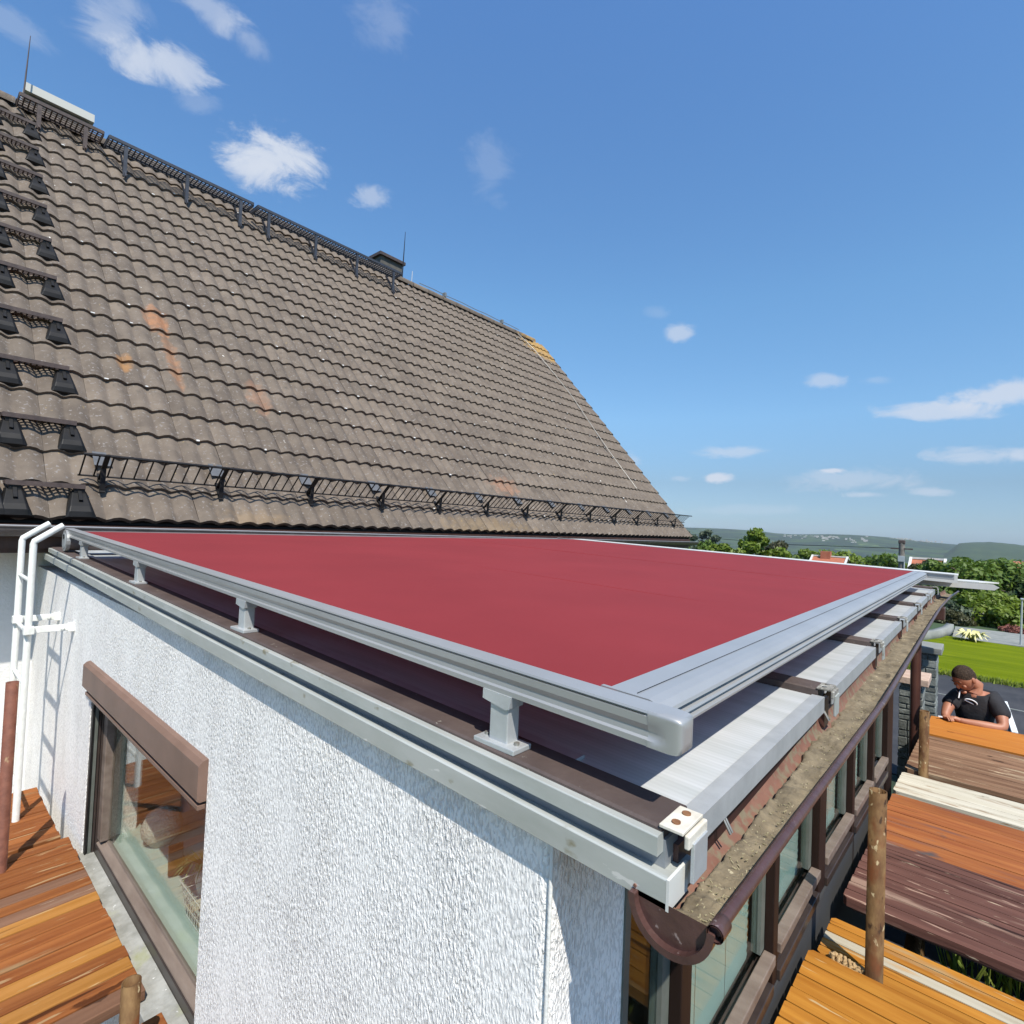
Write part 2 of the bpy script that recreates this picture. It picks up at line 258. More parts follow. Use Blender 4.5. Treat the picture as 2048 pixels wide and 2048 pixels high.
# ------------------------------------------------------------------ mesh helpers
class MB:
    def __init__(s): s.v = []; s.f = []; s.sm = []
    def add(s, vs, fs, smooth=False):
        o = len(s.v); s.v += [tuple(v) for v in vs]; s.f += [tuple(i + o for i in f) for f in fs]; s.sm += [smooth] * len(fs); return s
    def box(s, x0, x1, y0, y1, z0, z1, t=0.0):      # t: rise of z per metre of y
        vs = [(x, y, z + t * y) for x in (x0, x1) for y in (y0, y1) for z in (z0, z1)]
        return s.add(vs, [(0, 1, 3, 2), (4, 6, 7, 5), (0, 4, 5, 1), (2, 3, 7, 6), (0, 2, 6, 4), (1, 5, 7, 3)])
    def obox(s, c, ax, hs):
        c = Vector(c); a = [Vector(q).normalized() for q in ax]; vs = []
        for i in (-1, 1):
            for j in (-1, 1):
                for k in (-1, 1): vs.append(c + a[0] * i * hs[0] + a[1] * j * hs[1] + a[2] * k * hs[2])
        return s.add(vs, [(0, 1, 3, 2), (4, 6, 7, 5), (0, 4, 5, 1), (2, 3, 7, 6), (0, 2, 6, 4), (1, 5, 7, 3)])
    def bar(s, a, b, w, h=None, up=(0, 0, 1)):
        a, b = Vector(a), Vector(b); d = (b - a).normalized(); u = Vector(up)
        if abs(d.dot(u)) > .98: u = Vector((1, 0, 0))
        x = d.cross(u).normalized(); z = x.cross(d)
        return s.obox((a + b) / 2, (d, x, z), ((b - a).length / 2, w / 2, (h or w) / 2))
    def prism(s, prof, mapf, a, b, closed=True, caps=True, smooth=False):
        n = len(prof); vs = [mapf(p, a) for p in prof] + [mapf(p, b) for p in prof]; fs = []
        for i in range(n if closed else n - 1):
            j = (i + 1) % n; fs.append((i, j, n + j, n + i))
        s.add(vs, fs, smooth)
        if caps and closed:
            s.add(vs[:n], [tuple(range(n))[::-1]]); s.add(vs[n:], [tuple(range(n))])
        return s
    def tube(s, pts, r, seg=10, caps=True, smooth=True):
        pts = [Vector(p) for p in pts]; rs = r if isinstance(r, (list, tuple)) else [r] * len(pts); rings = []; vs = []; pu = None
        for i, p in enumerate(pts):
            d = ((pts[min(i + 1, len(pts) - 1)]) - pts[max(i - 1, 0)]).normalized()
            if pu is None: u = d.cross(Vector((0, 0, 1)) if abs(d.z) < .9 else Vector((1, 0, 0))).normalized()
            else: u = (pu - d * pu.dot(d)).normalized()
            pu = u; w = d.cross(u)
            for k in range(seg):
                a = 2 * math.pi * k / seg; vs.append(p + (u * math.cos(a) + w * math.sin(a)) * rs[i])
        fs = []
        for i in range(len(pts) - 1):
            for k in range(seg):
                k2 = (k + 1) % seg; fs.append((i * seg + k, i * seg + k2, (i + 1) * seg + k2, (i + 1) * seg + k))
        s.add(vs, fs, smooth)
        if caps: s.add(vs[:seg], [tuple(range(seg))[::-1]]); s.add(vs[-seg:], [tuple(range(seg))])
        return s
    def ring(s, a, b, ro, ri, seg=20):       # open pipe
        a, b = Vector(a), Vector(b); d = (b - a).normalized(); u = d.cross(Vector((0, 1, 0.01))).normalized(); w = d.cross(u); vs = []
        for p, r in ((a, ro), (b, ro), (b, ri), (a, ri)):
            for k in range(seg):
                t = 2 * math.pi * k / seg; vs.append(p + (u * math.cos(t) + w * math.sin(t)) * r)
        fs = []
        for i in range(3):
            for k in range(seg):
                k2 = (k + 1) % seg; fs.append((i * seg + k, i * seg + k2, (i + 1) * seg + k2, (i + 1) * seg + k))
        return s.add(vs, fs, True)
    def mesh(s, name):
        me = bpy.data.meshes.new(name); me.from_pydata(s.v, [], s.f); me.polygons.foreach_set('use_smooth', s.sm); me.update()
        b = bmesh.new(); b.from_mesh(me); bmesh.ops.recalc_face_normals(b, faces=b.faces); b.to_mesh(me); b.free(); return me
    def build(s, name, m, parent=None, bev=0, loc=None, norecalc=False):
        if norecalc:
            me = bpy.data.meshes.new(name); me.from_pydata(s.v, [], s.f); me.polygons.foreach_set('use_smooth', s.sm); me.update()
        else: me = s.mesh(name)
        me.materials.append(m); o = bpy.data.objects.new(name, me); COL.objects.link(o)
        if parent: o.parent = parent; o.matrix_parent_inverse = Matrix.Translation(-Vector(parent_world(parent)))
        if bev:
            q = o.modifiers.new('bevel', 'BEVEL'); q.width = bev; q.segments = 2; q.limit_method = 'ANGLE'; q.angle_limit = rad(35)
        return o
def parent_world(p):      # parts are built in place: only a top-level Empty is moved off the origin
    return Vector(p.location) if p.parent is None else Vector((0, 0, 0))
def tag(o, label=None, cat=None, group=None, kind=None):
    if label: o['label'] = label
    if cat: o['category'] = cat
    if group: o['group'] = group
    if kind: o['kind'] = kind
    return o
def thing(name, loc, label, cat, group=None):
    o = bpy.data.objects.new(name, None); COL.objects.link(o); o.location = loc; o.empty_display_size = .1
    return tag(o, label, cat, group)
def pt(name, parent, x0, x1, y0, y1, z0, z1, m, t=0, bev=0): return MB().box(x0, x1, y0, y1, z0, z1, t).build(name, m, parent, bev)
def copy_tree(o, parent=None, dloc=None):
    c = o.copy(); COL.objects.link(c)
    if parent: c.parent = parent; c.matrix_parent_inverse = o.matrix_parent_inverse.copy()
    elif dloc is not None: c.location = o.location + Vector(dloc)
    for ch in list(o.children): copy_tree(ch, c)
    return c

GZ = -2.4
TSL = .0284                                     # fall of the sunroom roof
# ------------------------------------------------------------------ terrain
def terrain():
    import mathutils
    azel = [(40, .5), (62.8, .56), (68.2, .62), (71, .64), (73.7, .58), (75.5, .34), (77.1, .36), (79.6, .51), (81.9, .52), (83.4, .46), (84.8, .3), (86.5, .17), (88.1, .05), (89.7, -.05), (110, .0), (140, .1)]
    def ridge(az):
        if az <= azel[0][0]: return azel[0][1]
        for (a, e), (a2, e2) in zip(azel, azel[1:]):
            if a <= az <= a2: return e + (e2 - e) * (az - a) / (a2 - a)
        return azel[-1][1]
    rr = [0, 3, 6, 12, 20, 24, 30, 40, 55, 80, 120, 180, 260, 380, 520, 700, 900, 1150, 1400, 1650, 1900, 2150, 2300, 2400, 2550, 2700, 3200]
    na = 240; vs = []; fs = []
    for r in rr:
        for k in range(na):
            a = 360 * k / na; x = r * math.sin(rad(a)); y = r * math.cos(rad(a))
            z = GZ
            if r > 22: z = GZ - 9.0 * min(1, (r - 22) / 60) ** 1.3
            if r > 80: z -= 42 * min(1, (r - 80) / 700) ** .8
            if r > 900:
                top = 2400 * math.tan(rad(ridge(a if a < 200 else 110)))
                u = min(1, (r - 900) / 1500); u = u * u * (3 - 2 * u)
                z = z + (top - z) * u
                if r > 2400: z = top - (r - 2400) * .08
            if r > 100 and r < 2300: z += noise.noise(Vector((x * .004, y * .004, 1))) * min(9, r * .012) * (1 if r < 1800 else .4)
            if r >= 2300 and r < 2600: z += noise.noise(Vector((a * .35, 3, 1))) * 1.5 + noise.noise(Vector((a * 1.7, 8, 1))) * 1.5
            vs.append((x, y, z))
    for i in range(len(rr) - 1):
        for k in range(na):
            k2 = (k + 1) % na; fs.append((i * na + k, i * na + k2, (i + 1) * na + k2, (i + 1) * na + k))
    m = mat('countryside', (.028, .055, .020), (.05, .085, .028), sc=.012, det=10, rough=.95, spots=[((.10, .15, .05), .006, .60, .02, (1, 1, 1)), ((.016, .034, .018), .012, .46, .04, (1, 1, 1))])
    mb = MB(); mb.add(vs, fs, True); tag(mb.build('terrain', m, norecalc=True), kind='structure')
    # darker wooded hill on the right, nearer
    vs = []; fs = []; na = 60; prof = [(1500, 0), (1560, .45), (1640, .85), (1720, 1), (1840, .7), (1950, 0)]
    for r, u in prof:
        for k in range(na):
            a = 87.6 + 22 * k / (na - 1); s_ = min(1, (a - 87.6) / 3.4); e = (.33 * math.sin(s_ * math.pi / 2) - max(0, (a - 91.2)) * .10)
            base = -34; top = 1700 * math.tan(rad(max(e, -.3)));  top = base + (top - base) * min(1, (a - 87.6) / 1.2 + .05)
            z = base + (top - base) * u + noise.noise(Vector((a * 2.2, r * .01, 1))) * 2
            vs.append((r * math.sin(rad(a)), r * math.cos(rad(a)), z))
    for i in range(len(prof) - 1):
        for k in range(na - 1): fs.append((i * na + k, i * na + k + 1, (i + 1) * na + k + 1, (i + 1) * na + k))
    m2 = mat('wooded_hill', (.022, .045, .022), (.038, .065, .028), sc=.03, det=8, rough=.95)
    tag(MB().add(vs, fs, True).build('wooded_hill', m2), kind='structure')
terrain()
# surfaces near the house
tag(pt('driveway', None, 6.9, 12.78, -14, 4.0, GZ - .05, GZ + .008, M_asph), kind='structure')
tag(pt('paved_yard', None, .9, 6.9, -14, .42, GZ - .05, GZ + .004, M_asph), kind='structure')  # asphalt extended under the decks to keep green bounce off the walls
tag(pt('bounce_paving', None, -2.6, .655, -20, 4.94, GZ - .04, GZ + .016, mat('warm_grey_paving', (.15, .135, .115), (.21, .19, .165), sc=3, det=8, rough=.95, bump=.003)), kind='structure')  # paving added here so the ground bounces warm light, not green
lw = MB(); nl = 60
vs = []; fs = []
for i in range(nl + 1):
    y = -16 + 20.5 * i / nl; e0 = 12.78 + random.uniform(-.06, .06); e1 = 17.7 + .25 * math.sin(y * .8) - max(0, -y) * .0
    for u in (0, .02, .3, .6, 1): vs.append((e0 + (e1 - e0) * u, y, GZ + (.012 if u == 0 else .06) + noise.noise(Vector((y, u * 5, 0))) * .012))
for i in range(nl):
    for k in range(4): fs.append((i * 5 + k, i * 5 + k + 1, i * 5 + k + 6, i * 5 + k + 5))
tag(lw.add(vs, fs, True).build('lawn', M_lawn), kind='structure')
# straggling grass blades along the asphalt edge
gb = MB()
for k in range(2600):
    y = random.uniform(-3.5, 1.2); x = 12.78 + random.gauss(0, .06) + abs(random.gauss(0, .05)); h = random.uniform(.04, .12); a = random.uniform(0, 6.3); d = Vector((math.cos(a), math.sin(a), 0)) * .015
    p = Vector((x, y, GZ)); tp = p + Vector((random.uniform(-.04, .04), random.uniform(-.04, .04), h)); gb.add([p - d, p + d, tp], [(0, 1, 2)])
tag(gb.build('grass_edge', mat('grass_blades', (.14, .20, .02), (.24, .28, .05), sc=8, rough=.8, transl=.3)), 'ragged tufts of grass along the edge of the asphalt', 'grass', kind='stuff')
tag(pt('footpath', None, 17.9, 20.4, -14, .5, GZ - .05, GZ + .03, M_path), kind='structure')
tag(pt('garden_lawn', None, -26, -2.6, -20, 4.9, GZ - .05, GZ + .012, mat('deep_green_grass', (.07, .12, .015), (.12, .17, .03), sc=1.5, det=8, rough=.9, bump=.03, bsc=20)), kind='structure')  # grass with its own slightly deeper green

# ------------------------------------------------------------------ main house
AN = rad(49.16); cA, sA = math.cos(AN), math.sin(AN)
NR = Vector((0, -sA, cA))
def roofp(x, s, h=0.0): return Vector((x, 4.6 + s * cA - h * sA, -.068 + s * sA + h * cA))
house = thing('house', (5.0, 5.0, GZ), 'two storey white house with steep brown tiled roof behind the red awning', 'house')
wall = MB().box(-6.2, 10.6, 4.95, 5.2, GZ, .25).build('wall', M_house, house)
g = MB()
prof = [(4.95, GZ), (12.7, GZ), (12.7, .2), (8.85, 4.65), (4.95, .2)]
g.prism(prof, lambda p, a: (a, p[0], p[1]), 10.35, 10.6); g.prism(prof, lambda p, a: (a, p[0], p[1]), -6.2, -5.95); g.box(-5.95, 10.35, 12.45, 12.7, GZ, .2)
g.build('gable_wall', M_house, house)
roof = MB()
roof.prism([(0, -.075), (6.53, -.075), (6.53, -.035), (0, -.035)], lambda p, a: tuple(roofp(a, p[0], p[1] - .02)), -6.5, 10.98).build('roof', M_under, house); roof = bpy.data.objects['roof']
rb = MB(); ridge_y = roofp(0, 6.53).y
rb.prism([(ridge_y + .02, roofp(0, 6.53).z - .02), (ridge_y + 4.35, -.1), (ridge_y + 4.35, -.16), (ridge_y + .02, roofp(0, 6.53).z - .1)], lambda p, a: (a, p[0], p[1]), -6.5, 10.98).build('rear_slope', M_tile, roof)
# tiles
us = [0, .015, .042, .075, .108, .135]
def prof_h(u):
    v = (u % .15) - .075
    return .034 * math.cos(math.pi * v / .135) ** 1.0 if abs(v) < .0675 else 0.0
def tile_geo(mb, f, rj=0.0):
    xs = [u for u in us] + [.15 + u for u in us] + [.299]
    lo, hi = -.0005, .335
    top = [f(x, lo, prof_h(x) * .9 - .006 + rj) for x in xs]; back = [f(x, hi, prof_h(x) * .9 - .034) for x in xs]
    fr = [f(x, lo + .002, prof_h(x) * .9 - .040 + rj) for x in xs]; n = len(xs)
    mb.add(top + back, [(i, i + 1, n + i + 1, n + i) for i in range(n - 1)], True)
    mb.add(top + fr, [(i, n + i, n + i + 1, i + 1) for i in range(n - 1)])
    mb.add([top[-1], back[-1], fr[-1]], [(0, 2, 1)])
tm = MB(); tile_geo(tm, lambda x, s, h: (x, s * cA - h * sA, s * sA + h * cA)); tile_mesh = tm.mesh('roof_tile'); tile_mesh.materials.append(M_tile)
def inview(p):
    z = p.dot(F)
    if z < .1: return None
    return abs(p.dot(R) / z) < .98 and abs(p.dot(U) / z) < .98
tl = []
for r_ in range(21):
    for k in range(-22, 34):
        x = .958 + .3 * (k - 0)
        if x > 10.9: continue
        p = roofp(x + .15, r_ * .311 + .15); vis = inview(p)
        sz = abs(NR.dot(p.normalized())) / p.dot(p)
        tl.append((-(sz if vis else -1), r_, x))
tl.sort()
rest = MB()
for i, (q, r_, x) in enumerate(tl):
    j = random.uniform(-.0025, .003); org = roofp(x, r_ * .311, j)
    if i < 300:
        o = bpy.data.objects.new('roof_tile', tile_mesh); COL.objects.link(o); o.parent = roof; o.matrix_parent_inverse = Matrix.Translation(-Vector(parent_world(roof)))
        o.location = org; o.rotation_euler = (random.gauss(0, .002), random.gauss(0, .003), random.gauss(0, .003))
    elif x > -1.4: tile_geo(rest, lambda a, s, h: tuple(org + Vector((a, s * cA - h * sA, s * sA + h * cA))))
tag(rest.build('roof_tile', M_tile, roof), kind='stuff')
rg = None
for k in range(30):
    x = -.9 + k * .4
    if x > 10.7: break
    if rg is None:
        mb = MB(); pr = []
        for i in range(7):
            a = rad(-20 + 220 * i / 6); pr.append((math.cos(a) * .10, math.sin(a) * .085))
        mb.prism(pr, lambda p, a: (a, p[0], p[1] - .03), 0, .39, closed=False, smooth=True); rg = mb.build('ridge_tile', M_tile, roof); o = rg
    else: o = rg.copy(); COL.objects.link(o)
    o.location = (x, ridge_y, roofp(0, 6.53).z + random.uniform(-.004, .004))
vb = MB(); vb.prism([(-.02, -.17), (6.56, -.17), (6.56, -.03), (-.02, -.03)], lambda p, a: tuple(roofp(a, p[0], p[1])), 10.95, 11.0); vb.build('verge_board', M_wood_dark, roof)
MB().box(-6.5, 10.9, 4.56, 4.60, -.27, -.115).build('fascia', M_wood_dark, house)
MB().box(-6.5, 10.9, 4.60, 4.95, -.30, -.27).build('soffit', M_wood_dark, house)
gu = MB(); pr = [(math.cos(rad(180 + 180 * i / 10)) * .06, math.sin(rad(180 + 180 * i / 10)) * .06) for i in range(11)]
gu.prism(pr + [(p[0] * .93, p[1] * .93) for p in pr[::-1]], lambda p, a: (a, 4.485 + p[0], -.128 - a * .0042 + p[1]), -6.4, 11.03, smooth=False)
gu.tube([(-6.4, 4.425, -.125 + .027), (11.03, 4.425, -.126 - 11 * .0042)], .006, 6)
gt = gu.build('eaves_gutter', mat('grey_brown_zinc', (.075, .065, .062), (.12, .105, .10), sc=12, rough=.45, metal=.4), house)
gl = MB(); gl.tube([(-6.4, 4.424, -.119 + .027), (0, 4.424, -.119), (11.03, 4.424, -.119 - .0458)], .0055, 6); gl.build('lit_gutter_bead', mat('sunlit_zinc', (.42, .41, .40), rough=.35, metal=.5), gt)  # sunlit rim painted as a pale line along the gutter edge
# chimneys
def chimney(x0, x1, y0, y1, zb, zt, label, capm, bodym, cap=.10, hip=False):
    c = thing('chimney', ((x0 + x1) / 2, (y0 + y1) / 2, zb), label, 'chimney')
    pt('shaft', c, x0 + .05, x1 - .05, y0 + .05, y1 - .05, zb, zt - cap, bodym)
    if hip:
        mb = MB(); a = [(x0, y0), (x1, y0), (x1, y1), (x0, y1)]; xm = (x0 + x1) / 2; ym = (y0 + y1) / 2
        mb.box(x0, x1, y0, y1, zt - cap, zt - cap + .04); mb.build('cap', capm, c)
    else: pt('cap', c, x0, x1, y0, y1, zt - cap, zt, capm)
    return c
M_chim = mat('dark_slate_cladding', (.075, .07, .06), (.12, .11, .095), sc=8, rough=.8, bump=.003)
chimney(.78, 1.47, 8.95, 9.7, 4.2, 5.235, 'broad dark chimney with pale cap at the top left of the ridge', mat('pale_lead_cap', (.50, .50, .46), rough=.6), M_chim)
c2 = chimney(6.12, 6.75, 9.15, 9.6, 4.2, 5.43, 'small chimney with dark flat cap beside the right end of the ridge walkway', M_bsteel, M_chim, .06)

# rods
def rod(a, b, r, label, m, name='lightning_rod'):
    mb = MB(); mb.tube([a, ((a[0] + b[0]) / 2, (a[1] + b[1]) / 2, (a[2] + b[2]) / 2), b], [r, r * .8, r * .35], 8); mb.tube([(a[0], a[1], a[2]), (a[0], a[1], a[2] + .06)], r * 2.2, 8)
    return tag(mb.build(name, m), label, 'rod', 'lightning rods on the ridge')
rod((.755, 8.85, 4.75), (.79, 8.85, 5.76), .010, 'thin lightning rod beside the broad chimney at top left', M_bsteel)
rod((6.60, 9.05, 4.9), (6.63, 9.05, 6.0), .013, 'dark lightning rod beside the small chimney at the ridge', M_black)
mb = MB(); mb.tube([(6.95, 9.2, 4.75), (6.97, 9.2, 5.35)], .006, 6); tag(mb.build('whip_antenna', M_whiteb), 'faint pale whip antenna right of the small chimney', 'antenna')
ca = MB(); pts = [(9.94, 6.5), (10.1, 6.25), (10.24, 5.9), (10.33, 5.0), (10.36, 4.2), (10.2, 3.1), (10.1, 2.3), (10.06, 1.24)]
ca.tube([roofp(x, s, .035) for x, s in pts], .009, 6); tag(ca.build('lightning_cable', mat('pale_aluminium_wire', (.36, .34, .30), rough=.4, metal=.4)), 'pale lightning conductor cable running down the right side of the roof', 'cable')
rc = MB(); rc.tube([(6.9 + .4 * i, ridge_y - .02, roofp(0, 6.53).z + .10 + (.012 if i % 2 else 0)) for i in range(9)], .007, 6)
for x in (7.55, 9.4): rc.box(x, x + .05, ridge_y - .08, ridge_y, roofp(0, 6.53).z + .04, roofp(0, 6.53).z + .13)
tag(rc.build('ridge_conductor', M_wire), 'lightning conductor wire clipped along the ridge right of the small chimney', 'cable')

# storm clips and droppings along the tile edges
cm_ = MB(); rc_ = random.Random(21)
for k in range(120):
    r_ = rc_.randrange(1, 21); x = .958 + .3 * rc_.randrange(0, 33) + .15 + rc_.uniform(-.01, .01)
    c_ = roofp(x, r_ * .311 - .004, .006); cm_.obox(c_, ((1, 0, 0), (0, cA, sA), NR), (rc_.uniform(.008, .016), rc_.uniform(.004, .010), .004))
tag(cm_.build('tile_clips', mat('white_clip', (.50, .50, .48), (.66, .66, .64), sc=30, rough=.5), house), kind='stuff')
# gratings
def grate(mb, x0, x1, y0, y1, z, h, px, py, b=.005, rim=.006):
    n = max(1, round((x1 - x0) / px)); m_ = max(1, round((y1 - y0) / py))
    for i in range(n + 1):
        x = x0 + (x1 - x0) * i / n; mb.box(x - b / 2, x + b / 2, y0, y1, z - h, z)
    for j in range(m_ + 1):
        y = y0 + (y1 - y0) * j / m_; mb.box(x0, x1, y - b / 2, y + b / 2, z - h - .0004, z - .0004)
def make_step():
    o = roofp(.64, .217, .10)      # front rim, right column
    t = thing('roof_step', o, '', 'roof step')
    x0, x1, y, z = .44, .845, o.y, o.z
    mb = MB(); mb.box(x0, x1, y - .004, y + .008, z - .028, z + .004); mb.box(x0 - .002, x0 + .008, y + .008, y + .15, z - .022, z + .002); mb.box(x1 - .008, x1 + .002, y + .008, y + .15, z - .022, z + .002); mb.build('front_rim', M_bsteel, t)
    gm = MB(); grate(gm, x0 + .008, x1 - .008, y + .01, y + .15, z - .002, .014, .034, .034, .009); gm.build('grating', M_bsteel, t)
    for xc in (x0 + .045, x1 - .03):
        q = MB(); n_ = 5; rings = []
        for (ss, wd_, hh) in ((-.012, .098, .030), (.018, .090, .052), (.06, .080, .060), (.20, .052, .058), (.235, .048, .012)):
            b0 = roofp(xc, ss, .0); rings.append([b0 + Vector((cx_ * wd_, 0, 0)) + NR * (cz_ * hh) for cx_, cz_ in ((1, 0), (.80, .80), (.62, 1), (-.70, .96), (-.84, .75), (-1, 0))])
        vs = [v for r_ in rings for v in r_]; m_ = n_ + 1
        q.add(vs, [(i * m_ + k, i * m_ + k + 1, (i + 1) * m_ + k + 1, (i + 1) * m_ + k) for i in range(4) for k in range(n_)])
        q.add(rings[0], [tuple(range(m_))])
        q.build('base_hood', M_black, t, .004)
        s2 = MB(); s2.box(xc - .03, xc + .03, y + .006, y + .05, z - .10, z - .024); s2.bar((xc, y + .03, z - .05), roofp(xc, .10, .05), .05, .02, up=(1, 0, 0)); s2.build('support', M_black, t)
    return t
ordn = ['lowest', 'second', 'third', 'fourth', 'fifth', 'sixth', 'seventh', 'eighth', 'ninth', 'tenth']
st0 = make_step()
for k in range(10):
    d = Vector((0, .636 * cA, .636 * sA)) * k
    a = st0 if k == 0 else copy_tree(st0, dloc=d)
    tag(a, 'dark steel roof step with grating in the full column at left, ' + ordn[k] + ' above the eave', 'roof step', 'roof steps climbing the left of the roof')
for k in range(10):
    d = Vector((-.44, 0, 0)) + Vector((0, .636 * cA, .636 * sA)) * k
    a = copy_tree(st0, dloc=d)
    tag(a, 'roof step cut off by the left picture edge, ' + ordn[k] + ' above the eave', 'roof step', 'roof steps in the outer left column')

def walkway(x0, x1, y0, y1, z, m, label, npost):
    t = thing('ridge_walkway', ((x0 + x1) / 2, y0, z), label, 'walkway', 'steel walkways along the ridge')
    mb = MB(); mb.box(x0, x1, y0 - .006, y0 + .004, z - .035, z + .004); mb.box(x0, x1, y1 - .004, y1 + .006, z - .035, z + .004); mb.box(x0 - .004, x0 + .006, y0, y1, z - .05, z); mb.box(x1 - .006, x1 + .004, y0, y1, z - .05, z); mb.build('rim', m, t)
    gm = MB(); grate(gm, x0, x1, y0 + .006, y1 - .006, z, .010, .050, .050, .013); gm.build('grating', m, t)
    for i in range(npost):
        x = x0 + .18 + (x1 - x0 - .36) * i / max(1, npost - 1); s_ = (y0 + .02 - 4.6) / cA
        q = MB(); q.box(x - .02, x + .02, y0, y0 + .03, -.068 + s_ * sA + .03, z - .03); q.bar((x, y1, z - .05), roofp(x, s_ - .04, .05), .04, .012, up=(1, 0, 0)); q.build('bracket', m, t)
    return t
M_blue = mat('dark_slate_steel', (.03, .034, .045), (.045, .05, .065), sc=15, rough=.5)
walkway(1.52, 3.30, 8.30, 8.56, 4.70, M_blue, 'left dark steel walkway just below the ridge, starting right of the broad chimney', 3)
walkway(3.36, 6.05, 8.30, 8.56, 4.70, M_blue, 'longer right steel walkway below the ridge, ending at the small chimney', 4)
walkway(.70, 1.50, 8.50, 8.76, 4.82, M_bsteel, 'short brown walkway grating in front of the broad chimney', 2)

# snow guard
sg = thing('snow_guard', roofp(5.5, .3), 'long black snow guard fence standing along the lower edge of the tiled roof', 'snow guard')
S0 = .363
def sgp(x, h): return roofp(x, S0, h)
q = MB(); q.bar(sgp(.82, .26), sgp(11.15, .26), .016, .010, up=NR); q.build('top_rail', M_black, sg)
q = MB(); q.bar(sgp(.82, .045), sgp(11.15, .045), .010, .008, up=NR); q.build('bottom_rail', M_black, sg)
bm0 = None
n_ = int((11.1 - .83) / .081)
mb = MB(); mb.bar(Vector((0, 0, 0)), NR * .215, .009, .007); bm0 = mb.mesh('bar'); bm0.materials.append(M_black)
for i in range(n_ + 1):
    o = bpy.data.objects.new('bar', bm0); COL.objects.link(o); o.parent = sg; o.matrix_parent_inverse = Matrix.Translation(-Vector(sg.location)); o.location = sgp(.83 + i * .081, .045)
for i in range(13):
    x = .955 + .80 * i
    if x > 11: break
    q = MB(); q.bar(sgp(x, -.005), sgp(x, .268), .030, .012, up=(0, cA, sA)); q.bar(sgp(x, .13), roofp(x, S0 - .11, .02), .03, .012, up=NR); q.bar(roofp(x, S0 - .13, .018), roofp(x, S0 + .05, .02), .034, .008, up=NR); q.build('bracket', M_black, sg)
    q = MB(); q.bar(roofp(x + .03, S0 + .13, .026), roofp(x + .03, S0 + .28, .016), .11, .004, up=NR); q.build('tile_plate', mat('dull_grey_plate', (.07, .075, .082), (.10, .105, .115), sc=20, rough=.75), sg)

# ------------------------------------------------------------------ sunroom (conservatory)
sr = thing('sunroom', (3.5, 2.5, GZ), 'lean-to sunroom with white rendered side wall and translucent roof under the awning', 'sunroom')
w = MB()
def wbox(y0, y1, z0, z1): w.box(.66, .88, y0, y1, z0, z1)
pr = []
for i in range(7):
    a = rad(180 + 90 * i / 6); pr.append((.66 + .022 + math.cos(a) * .022, .47 + .022 + math.sin(a) * .022))
pr += [(.887, .47), (.887, 1.765), (.66, 1.765)]
w.prism(pr, lambda p, a: (p[0], p[1], a), GZ, -.445, smooth=False)
wbox(1.765, 3.24, GZ, -1.70); w.box(.66, .88, 1.765, 3.24, -.755, -.445, 0); wbox(3.24, 4.95, GZ, -.445)
w.box(.66, .88, 1.0, 4.95, -.445, -.415, 0.0)
sw = w.build('side_wall', M_stucco, sr)
# corner bead
MB().tube([(.662, .472, GZ), (.662, .472, -.445)], .0035, 6).build('corner_bead', M_smooth, sr)
# smooth upper band below fascia
# fascia strips along left edge
def P(prof, y0, y1, name, m, t=TSL, bev=0, parent=sr):
    return MB().prism(prof, lambda p, a: (p[0], a, p[1] + t * a), y0, y1).build(name, m, parent, bev)
P([(.634, -.466), (.634, -.4305), (.6365, -.429), (.642, -.429), (.644, -.433), (.664, -.436), (.715, -.436), (.715, -.466)], .281, 4.55, 'lower_edge_strip', M_strip, bev=.0008)
MB().box(.6338, .690, .277, .2808, -.4662 , -.4288, TSL).build('strip_end_plate', M_whiteb, sr)
P([(.662, -.4355), (.70, -.4355), (.70, -.400), (.662, -.400)], .296, 4.5, 'recessed_strip', mat('slate_grey_strip', (.20, .22, .25), (.26, .28, .30), sc=10, rough=.5, metal=.3))
P([(.645, -.415), (.645, -.391), (.6465, -.3895), (.662, -.3895), (.662, -.415)], .299, 4.5, 'upper_edge_strip', M_strip, bev=.0006)
P([(.72, -.50), (.82, -.50), (.82, -.418), (.72, -.418)], .34, 4.6, 'edge_rafter', M_wood_dark)

# rafter caps
def rafter_cap(x, first=False):
    c = MB().prism([(x - .024, -.410), (x - .024, -.386), (x - .020, -.383), (x + .051, -.383), (x + .055, -.386), (x + .055, -.410)], lambda p, a: (p[0], a, p[1] + TSL * a), .300, 4.5).build('rafter_cap', M_brown, sr)
    pl = MB(); pl.box(x - .026, x + .038, .271, .303, -.3835 + .0086, -.379 + .0086); pl.build('end_plate', M_seal if first else M_capw, c, .001)
    MB().box(x - .008, x + .036, .263, .268, -.438, -.388).build('front_plate', M_alu if first else M_strip, c, .001)
    MB().box(x + .004, x + .050, .289, .34, -.475, -.405).build('rafter_end', M_dbrown, c)
    MB().box(x - .018, x + .042, .266, .273, -.394, -.3765).build('sealant', M_seal if first else M_capw, c, .002)
    for (dx, dy) in ((-.008, .288), (.022, .287)):
        MB().tube([(x + dx, dy, -.371), (x + dx, dy, -.3685)], .0058, 12).build('screw', M_conn if first else M_wire, c)
    return c
XR = [.682 + .875 * k for k in range(7)]
M_capw = mat('mossy_grey_plate', (.13, .12, .10), (.30, .29, .26), sc=60, rough=.8, spots=[((.42, .42, .38), 70, .60, .05, (1, 1, 1))])
for x in XR: rafter_cap(x, x < 1)
